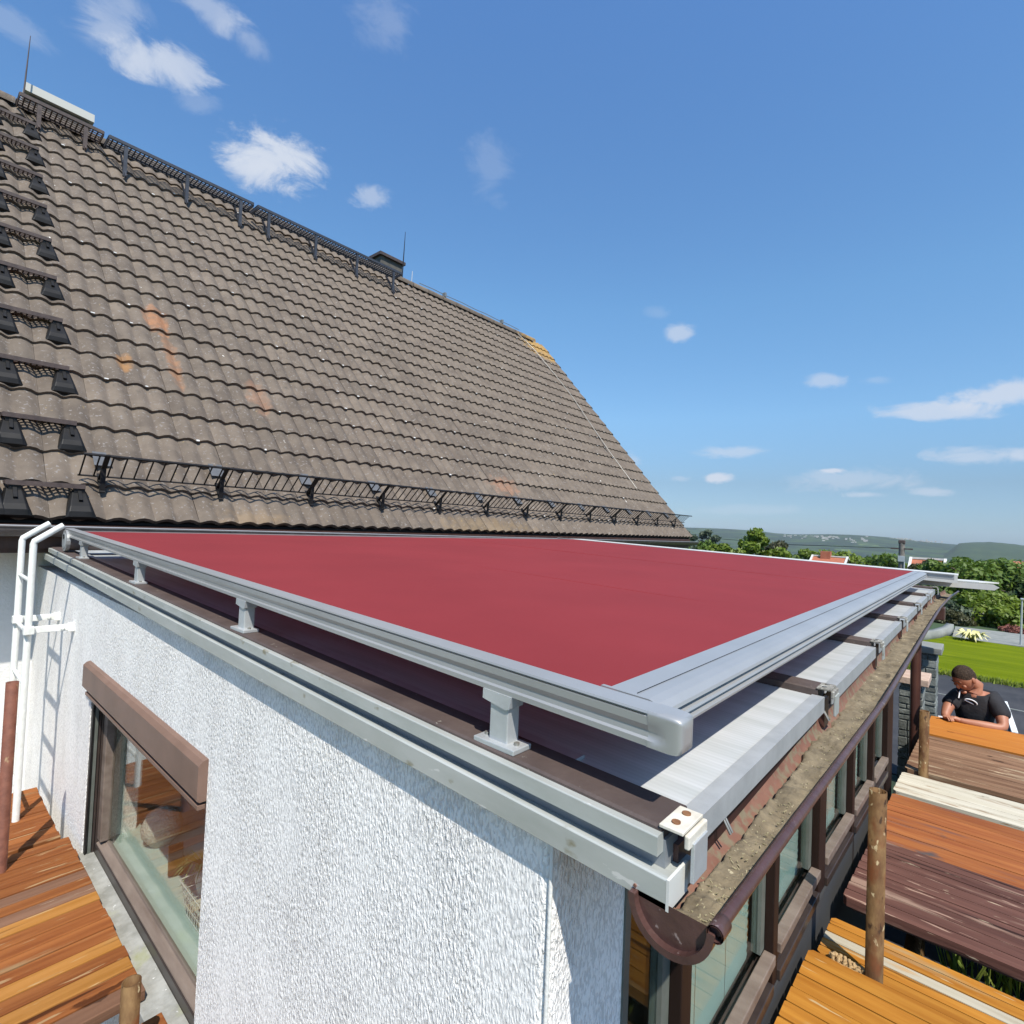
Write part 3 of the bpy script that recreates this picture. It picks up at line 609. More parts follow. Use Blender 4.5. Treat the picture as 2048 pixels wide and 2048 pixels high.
for k in range(6):
    x0, x1 = XR[k] + .056, XR[k + 1] - .024
    y0 = .298 if k != 0 else .298
    pn = MB().box(x0, x1, y0, 4.5, -.410, -.402, TSL).build('roof_panel', M_poly, sr)
    dz = -.002 * (k % 2)
    tr = MB(); tr.prism([(.284, -.436), (.284, -.398), (.312, -.398), (.312, -.400), (.287, -.400), (.287, -.436)], lambda p, a: (a, p[0], p[1] + .0086 + dz), x0 + .012, x1 - .004); tr.build('front_trim', M_alu, sr)
MB().prism([(.752, -.4025), (.752, -.398), (.756, -.396), (.782, -.396), (.786, -.398), (.786, -.4025)], lambda p, a: (p[0], a, p[1] + TSL * a), .50, 4.4).build('glazing_bead', M_alu, sr)
MB().box(.70, 6.02, .305, .318, -.50, -.412).build('front_fascia', mat('dark_fascia', (.032, .015, .014), (.05, .024, .022), sc=9, rough=.5, spec=.3), sr)
MB().box(.70, 6.02, .318, .50, -.47, -.43).build('front_beam', M_wood_dark, sr)
for x in (.845, 1.545):
    q = MB()
    for dx in (0, .007): q.tube([(x + dx, .312, -.418), (x + dx + .004, .290, -.43), (x + dx + .006, .278, -.452)], .0022, 6)
    q.build('gutter_clip', M_wire, sr)
# gutter
gp = [(.632, .272, -.450), (1.0, .266, -.4505), (1.85, .250, -.452), (2.8, .254, -.456), (3.6, .258, -.458), (5.0, .262, -.462), (6.2, .240, -.462), (6.9, .205, -.460)]
def gprof(r0, r1, a0=180, a1=360, n=14):
    o = [(math.cos(rad(a0 + (a1 - a0) * i / n)) * r0, math.sin(rad(a0 + (a1 - a0) * i / n)) * r0) for i in range(n + 1)]
    return o
def sweep(prof, mbs, path, close=True, smooth=True):
    vs = []; n = len(prof)
    for (x, y, z) in path: vs += [(x, y + p[0], z + p[1]) for p in prof]
    fs = []
    for i in range(len(path) - 1):
        for k in range(n if close else n - 1):
            k2 = (k + 1) % n; fs.append((i * n + k, i * n + k2, (i + 1) * n + k2, (i + 1) * n + k))
    return mbs.add(vs, fs, smooth)
def dense(path, m):
    o = []
    for a, b in zip(path, path[1:]):
        for i in range(m): u = i / m; o.append(tuple(a[j] + (b[j] - a[j]) * u for j in range(3)))
    return o + [path[-1]]
gt = thing('roof_gutter', (3.5, .25, -.5), 'brown half round gutter full of dried moss along the front of the sunroom roof', 'gutter')
oo = gprof(.050, 0); ii = [(p[0] * .95, p[1] * .95) for p in oo[::-1]]
sweep(oo, MB(), gp, close=False).build('trough', M_gutter, gt)
sweep([(p[0], p[1]) for p in ii], MB(), gp, close=False).build('inner_face', M_gutin, gt)
bd = MB(); bd.tube([(x, y - .0535, z + .003) for x, y, z in gp], .0075, 10); bd.build('front_bead', M_gutter, gt)
bk = MB(); bk.tube([(x, y + .0495, z + .004) for x, y, z in gp], .0025, 6); bk.build('rear_edge', M_gutin, gt)
ec = MB(); x0 = .628; cy, cz = .272, -.450
ring = gprof(.054, 0, 180, 360, 20)
ec.add([(x0 + .006, cy + p[0] * .90, cz + p[1] * .90) for p in ring], [tuple(range(21))])
ecd = MB(); ecd.prism(ring + [(p[0] * .84, p[1] * .84) for p in ring[::-1]], lambda p, a: (a, cy + p[0], cz + p[1]), x0 - .004, x0 + .012, smooth=False)
e1 = ecd.build('end_cap', M_gutter, gt, .002); ec.build('cap_face', M_gutter, e1)
MB().ring((x0 - .004, cy - .0545, cz + .002), (x0 + .022, cy - .0545, cz + .002), .0100, .0080, 16).build('bead_end', M_gutter, e1)
# moss / mud in the gutter
mb = MB(); vs = []; fs = []; path = dense([(.646, .2716, -.450)] + gp[1:], 170); nn = 16
for i, (x, y, z) in enumerate(path):
    top = .018 + .022 * min(1, max(0, (x - 1.0) / .9)) + .010 * noise.noise(Vector((x * 3.1, 5, 0))) + .006 * noise.noise(Vector((x * 30, 2, 0))) 
    for k in range(nn):
        u = k / (nn - 1); yy = -.0462 + (.0462 + top) * u
        base = -math.sqrt(max(0, .0474 ** 2 - yy * yy))
        lvl = -.031 + noise.fractal(Vector((x * 11, yy * 26, 3)), 1, 2, 5) * .007 + .005 * abs(noise.noise(Vector((x * 70, yy * 70, 1)))) + (.005 * noise.noise(Vector((x * 2.1, 0, 7)))) + max(0, u - .6) * .006
        zz = max(base + .0006 + .0012 * random.random(), lvl) if k not in (0, nn - 1) else base - .0006
        vs.append((x, y + yy, z + zz))
for i in range(len(path) - 1):
    for k in range(nn - 1): fs.append((i * nn + k, i * nn + k + 1, (i + 1) * nn + k + 1, (i + 1) * nn + k))
tag(mb.add(vs, fs, True).build('moss_debris', M_moss), 'dried brown moss and mud lying in the roof gutter', 'debris', kind='stuff')
# twigs and grit
gm = MB()
for k in range(420):
    x = .66 + 1.5 * random.random() ** 2.4; y = .262 + random.gauss(0, .012) - (x - .63) * .016; z = -.481 + random.uniform(-.002, .003); a = random.uniform(0, 3.14); l_ = random.uniform(.001, .0032)
    gm.obox((x, y, z), ((math.cos(a), math.sin(a), random.uniform(-.5, .5)), (-math.sin(a), math.cos(a), 0), (0, 0, 1)), (l_, .0006, .0006))
tag(gm.build('straw_bits', mat('dry_straw', (.22, .19, .11), (.36, .32, .20), sc=50, rough=.9)), 'pale bits of straw and grit scattered in the gutter', 'debris', kind='stuff')

# front glazing
M_fr2 = mat('grey_inner_frame', (.085, .095, .082), (.12, .13, .115), sc=10, rough=.6)
def shy(mb):      # the front wall runs slightly out of square beyond the second post
    mb.v = [(x, y - .036 * max(0, x - 2.1), z) for x, y, z in mb.v]; return mb
posts = [(1.083, 1.136), (1.75, 1.797), (2.305, 2.40), (2.87, 2.915), (3.335, 3.385), (3.76, 3.94)]
M_post = mat('near_black_timber', (.014, .007, .005), (.024, .012, .009), sc=14, rough=.6, spec=.2, stretch=(1, 1, .1))
for a, b in posts: shy(MB().box(a, b, .440, .466, -1.50, -.46)).build('post', M_post, sr, .002)
edges = [.887] + [e for p in posts for e in p]
spans = [(edges[i], edges[i + 1]) for i in range(0, len(edges) - 1, 2)]
for i, (a, b) in enumerate(spans):
    fr = MB(); zt, zb = -.475, -1.222
    fr.box(b - .035, b, .466, .492, zb, zt); fr.box(a, a + .02, .466, .492, zb, zt); fr.box(a + .02, b - .035, .466, .492, zt - .02, zt)
    f_ = shy(fr).build('window_frame', M_fr2, sr); shy(MB().box(a + .02, b - .035, .476, .480, zb, zt - .02)).build('pane', M_glassg, f_)
    shy(MB().box(a + .01, b - .0, .432, .4655, -1.252, -1.222)).build('bottom_rail', M_sash, f_, .003)
    shy(MB().box(a, b, .446, .49, -1.29, -1.254)).build('lower_rail', M_frame, f_, .002)
    shy(MB().box(a, b - .02, .430, .49, -1.325, -1.293)).build('sill', M_frame, f_, .003)
    if i > 0:
        vs = []; n2 = 64; xr = b - .052
        for k in range(n2 + 1):
            z = -.50 - .74 * k / n2; vs += [(a + .022, .500, z), (xr + (.008 if k % 2 else 0), .500, z)]
        shy(MB().add(vs, [(2 * k, 2 * k + 1, 2 * k + 3, 2 * k + 2) for k in range(n2)])).build('lace_blind', M_blind, f_)
        for dx in (.28, .62):
            shy(MB().box(a + (b - a) * dx, a + (b - a) * dx + .0012, .4985, .4992, -1.24, -.5)).build('blind_cord', M_wire, f_)
shy(MB().box(.887, 3.94, .455, .56, GZ, -1.325)).build('plinth', M_dark, sr)
MB().box(.88, 3.94, .56, 4.95, GZ - .02, GZ + .03).build('floor', M_floor, sr)
MB().box(3.94, 3.98, .52, 4.95, GZ, -.47).build('end_wall', M_smooth, sr)
MB().box(3.98, 6.0, 1.3, 1.36, GZ, -.47).build('porch_wall', M_post, sr)
MB().box(5.86, 5.96, .60, .70, GZ, -.47).build('porch_post', M_post, sr)
dp = MB(); dp.tube([(5.60, .262, -.50), (5.60, .30, -.60), (5.6, .385, -.72), (5.6, .385, GZ)], .036, 14); dp.build('downpipe', M_dbrown, gt)
dq = MB(); dq.box(5.45, 5.62, .20, .30, -.60, -.505); dq.build('outlet_box', M_gutter, gt, .006)

# left window
wd = MB(); Y0, Y1, ZB, ZT = 1.765, 3.24, -1.66, -.86
wf = MB(); X0, X1 = .700, .760
for (a, b, c, d) in ((Y0, Y0 + .05, ZB, ZT), (Y1 - .05, Y1, ZB, ZT), (Y0 + .05, Y1 - .05, ZT - .04, ZT)): wf.box(X0, X1, a, b, c, d)
wf.box(X0, X1, Y0 + .05, Y1 - .05, ZB, ZB + .046)
wf = wf.build('window_frame', M_frame, sr, .003); tag(wf, 'dark framed window in the white side wall')
sf = MB(); a0, a1 = Y0 + .05, Y1 - .05
sf.prism([(.702, ZB + .047), (.706, ZB + .052), (.724, ZB + .058), (.736, ZB + .060), (.737, ZB + .070), (.750, ZB + .070), (.750, ZB + .047)], lambda p, a: (p[0], a, p[1]), a0, a1)
for (a, b, c, d) in ((a0, a0 + .055, ZB + .071, ZT - .04), (a1 - .055, a1, ZB + .071, ZT - .04), (a0 + .055, a1 - .055, ZT - .09, ZT - .04)): sf.box(X0 + .006, X1 - .012, a, b, c, d)
sf.build('sash', M_sash, wf, .004)
MB().box(.738, .742, a0 + .055, a1 - .055, ZB + .05, ZT - .09).build('pane', M_glass, wf)
for k, (x_, wdt) in enumerate(((.664, .008), (.675, .012), (.690, .008))):
    MB().box(x_, x_ + wdt, Y1 - .03 - k * .004, Y1 - .001, ZB, ZT).build('shutter_guide', [M_black, M_fr2, M_frame][k], wf)
sl = MB(); sl.prism([(.606, ZB - .035), (.606, ZB - .004), (.665, ZB), (.6995, ZB + .006), (.6995, ZB - .04)], lambda p, a: (p[0], a, p[1]), Y0 - .01, Y1 + .01); sl.build('sill', M_sill, wf, .002)
lb = MB(); lb.prism([(.632, -.868), (.632, -.765), (.645, -.752), (.664, -.748), (.664, -.875), (.640, -.875)], lambda p, a: (p[0], a, p[1]), Y0 + .0, 3.30); lb.build('roller_box', M_lintel, wf, .001)
MB().box(.655, .72, Y0 + .004, 3.24, -.884, -.876).build('roller_slot', M_black, wf); MB().box(.636, .66, Y0 + .004, 3.25, -.900, -.885).build('roller_lip', M_lintel, wf, .002)
# things on the inner shelf
shelf = MB().box(.762, 1.35, 1.6, 3.5, -1.66, -1.63).build('inner_shelf', M_shelf, sr)
def lathe(prof, c, seg=20):
    vs = []; fs = []
    for r, z in prof:
        for k in range(seg): a = 2 * math.pi * k / seg; vs.append((c[0] + r * math.cos(a), c[1] + r * math.sin(a), c[2] + z))
    for i in range(len(prof) - 1):
        for k in range(seg): k2 = (k + 1) % seg; fs.append((i * seg + k, i * seg + k2, (i + 1) * seg + k2, (i + 1) * seg + k))
    return MB().add(vs, fs, True)
tag(lathe([(.0, 0), (.05, .003), (.085, .05), (.09, .09), (.07, .14), (.03, .165), (0, .17)], (.93, 3.02, -1.63)).build('woven_ball', mat('wool_ball', (.50, .46, .38), (.60, .56, .48), sc=90, rough=.95, bump=.01, bsc=90)), 'pale woolly ball ornament on the shelf inside the side window', 'ornament')
bs = thing('wire_basket', (.93, 2.15, -1.63), 'white wire basket holding ornaments on the shelf inside the side window', 'basket')
bw = MB()
bx0, bx1, by0, by1, bz = .845, 1.04, 2.0, 2.40, -1.628
for z, s_ in ((0, 0), (.05, .008), (.10, .016), (.14, .024)):
    c = [(bx0 - s_, by0 - s_, bz + z), (bx1 + s_, by0 - s_, bz + z), (bx1 + s_, by1 + s_, bz + z), (bx0 - s_, by1 + s_, bz + z)]
    for i in range(4): bw.tube([c[i], c[(i + 1) % 4]], .003 if z > .1 or z == 0 else .0016, 5)
for i in range(17):
    y = by0 + (by1 - by0) * i / 16
    for x, s_ in ((bx0, -1), (bx1, 1)): bw.tube([(x, y, bz), (x + .024 * s_, y, bz + .14)], .0015, 4)
bw.build('wires', mat('white_wire', (.62, .62, .58), rough=.4), bs)
ct = MB(); ct.obox((.94, 2.12, -1.585), ((1, 0, 0), (0, 1, 0), (0, 0, 1)), (.06, .07, .035)); ct.build('wooden_block', M_deckB, bs, .004)
ct = MB()
for k in range(14): ct.obox((random.uniform(.87, 1.0), random.uniform(2.2, 2.36), -1.60 + random.uniform(0, .08)), ((1, random.uniform(-.6, .6), 0), (random.uniform(-.6, .6), -1, .3), (0, 0, 1)), (.02, .016, .003))
ct.build('shell', mat('pale_shell', (.6, .58, .52), rough=.6), bs)
pl = thing('house_plant', (.95, 2.50, -1.63), 'spiky green air plant in a pale pot inside the side window', 'plant')
lathe([(.03, 0), (.042, .06), (.045, .11), (.035, .11)], (.95, 2.50, -1.63)).build('pot', mat('white_pot', (.6, .6, .56), rough=.5), pl)
lv = MB()
for k in range(46):
    a = random.uniform(0, 6.28); l_ = random.uniform(.07, .15); d = Vector((math.cos(a), math.sin(a), 0)); p0 = Vector((.95, 2.5, -1.53)); s_ = d.cross(Vector((0, 0, 1))) * .004
    p1 = p0 + d * l_ * .55 + Vector((0, 0, l_ * .45)); p2 = p0 + d * l_ + Vector((0, 0, l_ * random.uniform(-.1, .3))); lv.add([p0 - s_, p0 + s_, p1 + s_, p1 - s_, p2], [(0, 1, 2, 3), (3, 2, 4)])
lv.build('leaves', mat('pale_leaf', (.22, .30, .10), (.34, .40, .18), sc=20, rough=.6), pl)
tag(MB().obox((.92, 2.78, -1.60), ((.3, 1, 0), (1, -.3, 0), (0, 0, 1)), (.10, .03, .02)).build('wooden_tray', M_wood_dark, None, .004), 'dark wooden tray behind the woolly ball in the side window', 'tray')

# ------------------------------------------------------------------ awning
aw = thing('awning', (3.17, 2.2, -.24), 'crimson conservatory awning stretched between silver guide rails', 'awning')
TA = .0301
def PA(prof, y0, y1, name, m, parent=aw, bev=0): return MB().prism(prof, lambda p, a: (p[0], a, p[1] + TA * a), y0, y1).build(name, m, parent, bev)
fb = MB(); vs = []; fs = []; nx, ny = 60, 40
for i in range(nx + 1):
    for j in range(ny + 1):
        x = .742 + (5.945 - .742) * i / nx; y = .425 + (4.10 - .425) * j / ny
        sag = -.006 * math.sin(math.pi * i / nx) + (.0022 * math.sin(x * 2.1 + y * 1.3) + .0012 * math.sin(x * 6.3 - y * .8)) * math.sin(math.pi * j / ny) + .0012 * noise.noise(Vector((x * 3, y * 1.2, 0)))
        vs.append((x, y, -.2635 + TA * y + sag))
for i in range(nx):
    for j in range(ny): a = i * (ny + 1) + j; fs.append((a, a + 1, a + ny + 2, a + ny + 1))
cloth = fb.add(vs, fs, True).build('fabric', M_fabric, aw)
for xs_ in (1.95, 3.66):
    PA([(xs_, -.2655 - .005), (xs_ + .012, -.2655 - .005), (xs_ + .010, -.2631 - .0045), (xs_ + .002, -.2631 - .0045)], .43, 4.05, 'seam', M_fabric, cloth)
rp_ = [(.700, -.3085), (.700, -.300), (.7035, -.297), (.7045, -.2885), (.7005, -.2795), (.700, -.2680), (.7025, -.2665), (.7025, -.2650), (.700, -.2635), (.7015, -.2602), (.716, -.2600), (.742, -.2600), (.742, -.2672), (.733, -.2672), (.733, -.3085)]
railL = PA(rp_, .345, 4.36, 'guide_rail', M_silver)
pa = MB(); oc = [(.6995, -.3090), (.6993, -.300), (.7035, -.297), (.7045, -.2885), (.7005, -.2795), (.6993, -.2680), (.6993, -.2660), (.6993, -.2645), (.6995, -.2625), (.7015, -.2594), (.716, -.2592), (.7425, -.2592), (.7428, -.27), (.7428, -.285), (.7425, -.3090), (.72, -.3092)]
ov = [(.6995, -.3090), (.6993, -.300), (.6993, -.297), (.6993, -.2885), (.6993, -.2795), (.6993, -.2680), (.6993, -.2660), (.6993, -.2645), (.6997, -.2620), (.7020, -.2594), (.716, -.2592), (.7425, -.2592), (.7428, -.27), (.7428, -.285), (.7425, -.3090), (.72, -.3092)]
rings = []; cxx, czz = .721, -.284
for (yy_, mixv, scl) in ((.3455, 0, 1), (.332, .15, 1), (.324, .7, 1), (.316, 1, 1), (.308, 1, .985), (.302, 1, .95), (.2975, 1, .88), (.2955, 1, .76), (.295, 1, .4)):
    rings.append([(cxx + ((a_[0] * (1 - mixv) + b_[0] * mixv) - cxx) * scl, yy_, czz + ((a_[1] * (1 - mixv) + b_[1] * mixv) - czz) * scl + TA * yy_) for a_, b_ in zip(oc, ov)])
n_ = len(oc); pa.add([v for r_ in rings for v in r_], [(i * n_ + k, i * n_ + (k + 1) % n_, (i + 1) * n_ + (k + 1) % n_, (i + 1) * n_ + k) for i in range(len(rings) - 1) for k in range(n_)], True); pa.add(rings[-1], [tuple(range(n_))])
q_ = pa.build('end_cap', M_silver, railL); q_.data.polygons.foreach_set('use_smooth', [True] * len(q_.data.polygons))
e_ = q_.modifiers.new('edges', 'EDGE_SPLIT'); e_.split_angle = rad(50)
MB().box(.6999, .7005, .35, 4.34, -.2663, -.2655, TA).build('groove', M_black, railL)
mir = [(6.69 - p[0], p[1]) for p in rp_]
railR = PA(mir, .16, 4.36, 'guide_rail', M_silver)
# front bar
fbp = [(.437, -.247), (.372, -.250), (.356, -.2535), (.345, -.2615), (.343, -.2665), (.349, -.2675), (.351, -.2740), (.343, -.2765), (.341, -.2800), (.347, -.2815), (.347, -.2870), (.338, -.2895), (.338, -.2930), (.437, -.2930)]
fb_ = MB().prism(fbp, lambda p, a: (a, p[0], p[1]), .757, 5.93).build('front_bar', M_silver, aw)
MB().box(.76, 5.92, .3930, .3938, -.2484, -.2476).build('joint_line', M_black, fb_)
ep = MB().prism([(.452, -.2465), (.368, -.2495), (.350, -.2555), (.340, -.268), (.339, -.292), (.452, -.292)], lambda p, a: (a, p[0], p[1]), .7495, .757).build('end_plate', M_silver, fb_, .001)
for yy in (.436, .392): MB().tube([(.7475, yy, -.2585), (.7498, yy, -.2585)], .0052, 12).build('screw', M_wire, ep)
MB().box(5.93, 6.00, .36, .41, -.285, -.250).build('end_slider', M_black, fb_, .004)
cs = MB(); pr = []
for i in range(20):
    a = 2 * math.pi * i / 20; pr.append((4.30 + math.cos(a) * .070, -.205 + math.sin(a) * .062))
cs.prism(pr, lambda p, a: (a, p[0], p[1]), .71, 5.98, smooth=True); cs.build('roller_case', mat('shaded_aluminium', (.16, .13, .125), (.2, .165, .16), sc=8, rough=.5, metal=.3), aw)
cc = MB().prism([(4.30 + (p[0] - 4.3) * 1.05, -.205 + (p[1] + .205) * 1.08) for p in pr], lambda p, a: (a, p[0], p[1]), .690, .71).build('case_end_cap', M_silver, aw, .004)
MB().tube([(.6895, 4.30, -.205), (.6870, 4.30, -.205)], [.05, .046], 20).build('case_hub', M_alu, cc); MB().ring((.6845, 4.3, -.18), (.690, 4.3, -.18), .016, .010, 14).build('hub_ring', M_black, cc)
MB().tube([(1.0, 4.1, -.30), (2.6, 4.1, -.30)], .007, 6).build('support_rod', M_alu, aw)

# everything above was laid out on a rail plane 4 % further out; bring it onto the caps
def kids(o):
    for c in o.children: yield c; yield from kids(c)
for o in list(kids(aw)):
    for v in o.data.vertices: v.co = v.co * .96
for y in (.600, 1.622, 2.69, 3.745):
    k = MB(); K_ = .96; k.prism([(y + .035, -.2962), (y + .035, -.313), (y - .017, -.320), (y - .025, -.317), (y - .029, -.2962)], lambda p, a: (a, p[0], p[1] + TA * p[0]), .6705, .706)
    bk_ = k.build('bracket', M_alu, aw, .001)
    z1 = -.317 + TA * y; z0 = -.3830 + TSL * y
    MB().box(.674, .704, y - .020, y + .020, z0, z1 + .010).build('bracket_post', M_alu, bk_, .002)
    MB().box(.662, .708, y - .045, y + .045, z0 - .001, z0 + .0080).build('bracket_foot', M_alu, bk_, .0015)
    for dy in (-.033, .033): MB().tube([(.684, y + dy, z0 + .008), (.684, y + dy, z0 + .0125)], .0048, 8).build('screw', M_wire, bk_)
for y in (.60, 1.62, 2.69, 3.745):
    z0 = -.3830 + TSL * y; q = MB(); q.box(5.72, 5.75, y - .02, y + .02, z0, -.298 + TA * y); q.build('bracket', M_alu, aw, .002)

# white verge flashing and spare trim at the far end
fl = MB(); fl.box(6.02, 6.05, .14, 4.2, -.335, -.262, TA); fl.box(6.05, 6.30, .14, 4.2, -.275, -.263, TA); tag(fl.build('verge_flashing', M_whiteb), 'long cream flashing board along the far edge of the sunroom roof', 'flashing')
tb = MB(); tb.prism([(6.12, .60), (6.40, .60), (6.40, .02), (6.30, -.13), (6.18, .0)], lambda p, a: (p[0], p[1], a), -.322, -.312); tb.prism([(.60, -.372), (.60, -.3225), (-.09, -.3225), (-.13, -.345), (-.10, -.372)], lambda p, a: (a, p[0], p[1]), 6.12, 6.132)
tag(tb.build('loose_trim', M_whiteb), 'white pointed board sticking out past the gutter at the far end', 'board')

# ------------------------------------------------------------------ wall ladder
ld = thing('wall_ladder', (.474, 3.93, GZ), 'white steel ladder fixed to the side wall next to the eaves gutter', 'ladder')
for yy in (3.726, 4.12):
    MB().tube([(.474, yy, GZ), (.474, yy, -.198), (.477, yy, -.183), (.563, yy - .02, -.113), (.588, yy - .02, -.095)], .0155, 14).build('rail', M_white, ld)
z = -.392
while z > GZ: MB().tube([(.474, 3.726, z), (.474, 4.12, z)], .010, 8).build('rung', M_white, ld); z -= .268
for yy in (3.71, 4.11):
    q = MB(); q.box(.452, .496, yy - .022, yy + .022, -.665, -.625); q.box(.49, .642, yy - .004, yy + .004, -.663, -.627); q.box(.632, .662, yy - .02, yy + .02, -.668, -.622); b_ = q.build('wall_bracket', M_white, ld, .003)
    MB().tube([(.61, yy - .004, -.645), (.61, yy - .012, -.645)], .009, 10).build('bolt', M_white, b_)

# ------------------------------------------------------------------ scaffold
def plank_deck(name, boards, m, label, group, zt, th=.035, bev=.003):
    xs_ = [b[0] for b in boards] + [b[1] for b in boards]; ys_ = [b[2] for b in boards] + [b[3] for b in boards]
    t = thing(name, ((min(xs_) + max(xs_)) / 2, (min(ys_) + max(ys_)) / 2, zt - th), label, 'scaffold deck', group)
    for (a, b, c, d) in boards:
        dz = random.uniform(-.0015, .0015); MB().box(a, b, c, d, zt - th + dz, zt + dz).build('plank', m[random.randrange(len(m))] if isinstance(m, list) else m, t, bev)
    return t
G1 = 'scaffold decks on the left along the white wall'
ML = [M_deckL] * 10 + [ wood('golden_deck', (.29, .125, .024), (.37, .17, .045), 'x', (.30, .19, .09), .12), wood('greyed_brown_deck', (.13, .066, .04), (.19, .10, .062), 'x', (.23, .16, .11), .12)]
def slats(y_hi, y_lo, xe, pitch=.0700):
    o = []; y = y_hi
    while y - pitch > y_lo - .001: o.append((.0, xe + random.uniform(-.003, .003), y - pitch + .0055, y)); y -= pitch
    return o
plank_deck('scaffold_deck', slats(4.10, 3.38, .605), ML, 'orange slatted deck at the far left, ending below the white ladder', G1, -1.625)
plank_deck('scaffold_deck', slats(3.365, 2.05, .630), ML, 'orange slatted deck under the side window sill', G1, -1.62)
plank_deck('scaffold_deck', slats(1.98, 1.90, .640) + slats(1.70, .2, .55), ML, 'slatted deck at the bottom left corner around the cut tube', G1, -1.62)
for k, (a, b) in enumerate(((4.0, 3.4), (3.3, 2.1))):
    tag(MB().box(.05, .11, b, a, -1.70, -1.662).build('deck_bearer', M_rustred), ['steel bearer under the far left deck', 'steel bearer under the deck below the window'][k], 'bearer')

G2 = 'scaffold decks standing in front of the sunroom'
def rdeck(x0, x1, n, ya, yb, zt, m, label, th=.032, gap=.0050, out=-2.2):
    t = thing('scaffold_deck', ((x0 + x1) / 2, (ya + out) / 2, zt - th), label, 'scaffold deck', G2)
    for i in range(n):
        a = x0 + (x1 - x0) * i / n; b = x0 + (x1 - x0) * (i + 1) / n - gap; e = ya + (yb - ya) * (i + .5) / n
        mb = MB(); r = .012 if i in (0, n - 1) else .003
        dz = random.uniform(-.0012, .0012); p_ = [(a, out), (b, out), (b, e - (r if i == n - 1 else .003)), (b - (r if i == n - 1 else .003), e), (a + (r if i == 0 else .003), e), (a, e - (r if i == 0 else .003))]
        mb.prism(p_, lambda p, z_: (p[0], p[1], z_ + dz), zt - th, zt)
        mm = m[i % len(m)] if isinstance(m, list) else m; mb.build('plank', mm, t, .0015)
    MB().box(x0 + .01, x1 - .01, out, ya - .01 if ya < yb else yb - .01, zt - th - .012, zt - th - .001).build('underside', M_wood_dark, t)
    return t
rdeck(1.50, 2.05, 8, .415, .405, -1.35, [M_deckY], 'yellow ochre deck nearest to the camera at the bottom right')
rdeck(2.10, 2.335, 5, .395, .390, -1.385, [M_deckY, M_deckY, M_deckG, M_deckY], 'narrow yellow and grey striped deck behind the nearest scaffold tube')
rdeck(2.43, 3.0, 9, .375, .352, -1.35, M_deckP, 'purple brown flaking deck right of the near scaffold tube')
rdeck(3.0, 3.60, 5, .352, .335, -1.35, M_deckO, 'rust orange deck with dark scuffs behind the purple brown deck')
rdeck(3.67, 4.0, 5, .342, .328, -1.36, M_deckW, 'whitewashed worn deck in front of the far scaffold tube', gap=.002)
rdeck(4.05, 4.86, 10, .322, .295, -1.35, M_deckB, 'brown deeply grained deck beyond the far scaffold tube', gap=.004)
rdeck(4.88, 5.40, 2, .29, .262, -1.345, M_deckF, 'smooth bright orange board under the man\'s arms', gap=.001)
G3 = 'upright scaffold tubes'
def pole(x, y, zt, zb, label, m, r=.0242):
    q = MB(); q.ring((x, y, zb), (x, y, zt), r, r - .004, 24); return tag(q.build('scaffold_tube', m), label, 'scaffold tube', G3)
pole(2.085, .232, -.789, GZ, 'nearest rusty scaffold tube on the right, between the yellow decks', M_rust, .0245)
pole(4.05, .232, -.99, GZ, 'rusty scaffold tube further back, beside the whitewashed deck', M_rust)
pole(.500, 1.80, -1.338, GZ, 'short cut rusty tube at the bottom left edge of the picture', M_rust)
pole(.372, 3.245, -.788, GZ, 'red brown scaffold tube at the far left in front of the ladder', M_rustred, .0225)
# ledger tubes and couplers
def ledger(a, b, label, m=M_rust): return tag(MB().tube([a, b], .024, 14).build('ledger_tube', m), label, 'scaffold tube', 'horizontal scaffold tubes')
ledger((2.07, .275, -1.47), (2.07, -2.0, -1.47), 'ledger tube under the gap by the near upright')
ledger((1.3, .17, -1.52), (5.4, .17, -1.52), 'long ledger tube under the right hand decks')
for (x, l_) in ((2.085, 'near'), (4.05, 'far')):
    q = MB(); q.ring((x, .232, -1.45), (x, .232, -1.395), .036, .026, 14); q.box(x - .05, x - .02, .21, .29, -1.45, -1.40); q.tube([(x - .06, .27, -1.42), (x - .12, .33, -1.40)], .008, 6)
    tag(q.build('tube_coupler', M_rustred, None, .003), 'rusty coupler clamped on the %s right tube' % l_, 'coupler', 'tube couplers')
rp0 = MB(); pts = []
for k in range(60):
    t_ = k / 59; pts.append((2.078 + .014 * math.sin(k * 1.7) + .012 * math.sin(k * .6) + .01 * t_, .262 + .085 * t_ + .008 * math.cos(k * 1.1), -1.366 + .009 * math.cos(k * 1.7) + .006 * math.sin(k * 2.9)))
rp0.tube(pts, [.0045 + .0025 * abs(math.sin(k * 2.3)) for k in range(60)], 6); tag(rp0.build('rope', mat('frayed_rope', (.30, .19, .09), (.42, .29, .15), sc=90, rough=.95, bump=.003, bsc=200)), 'frayed tan rope wound at the foot of the near scaffold tube', 'rope')
# weeds between decks
wb = MB()
for k in range(2200):
    x = random.uniform(1.6, 5.2); y = random.uniform(-1.6, .1); h = random.uniform(.1, .45); p = Vector((x, y, GZ)); d = Vector((random.gauss(0, 1), random.gauss(0, 1), 0)).normalized() * .012
    wb.add([p - d, p + d, p + Vector((random.gauss(0, .08), random.gauss(0, .08), h))], [(0, 1, 2)])
tag(wb.build('weeds', MATS['grass_blades']), 'green weeds growing on the ground below the right hand decks', 'weeds', kind='stuff')

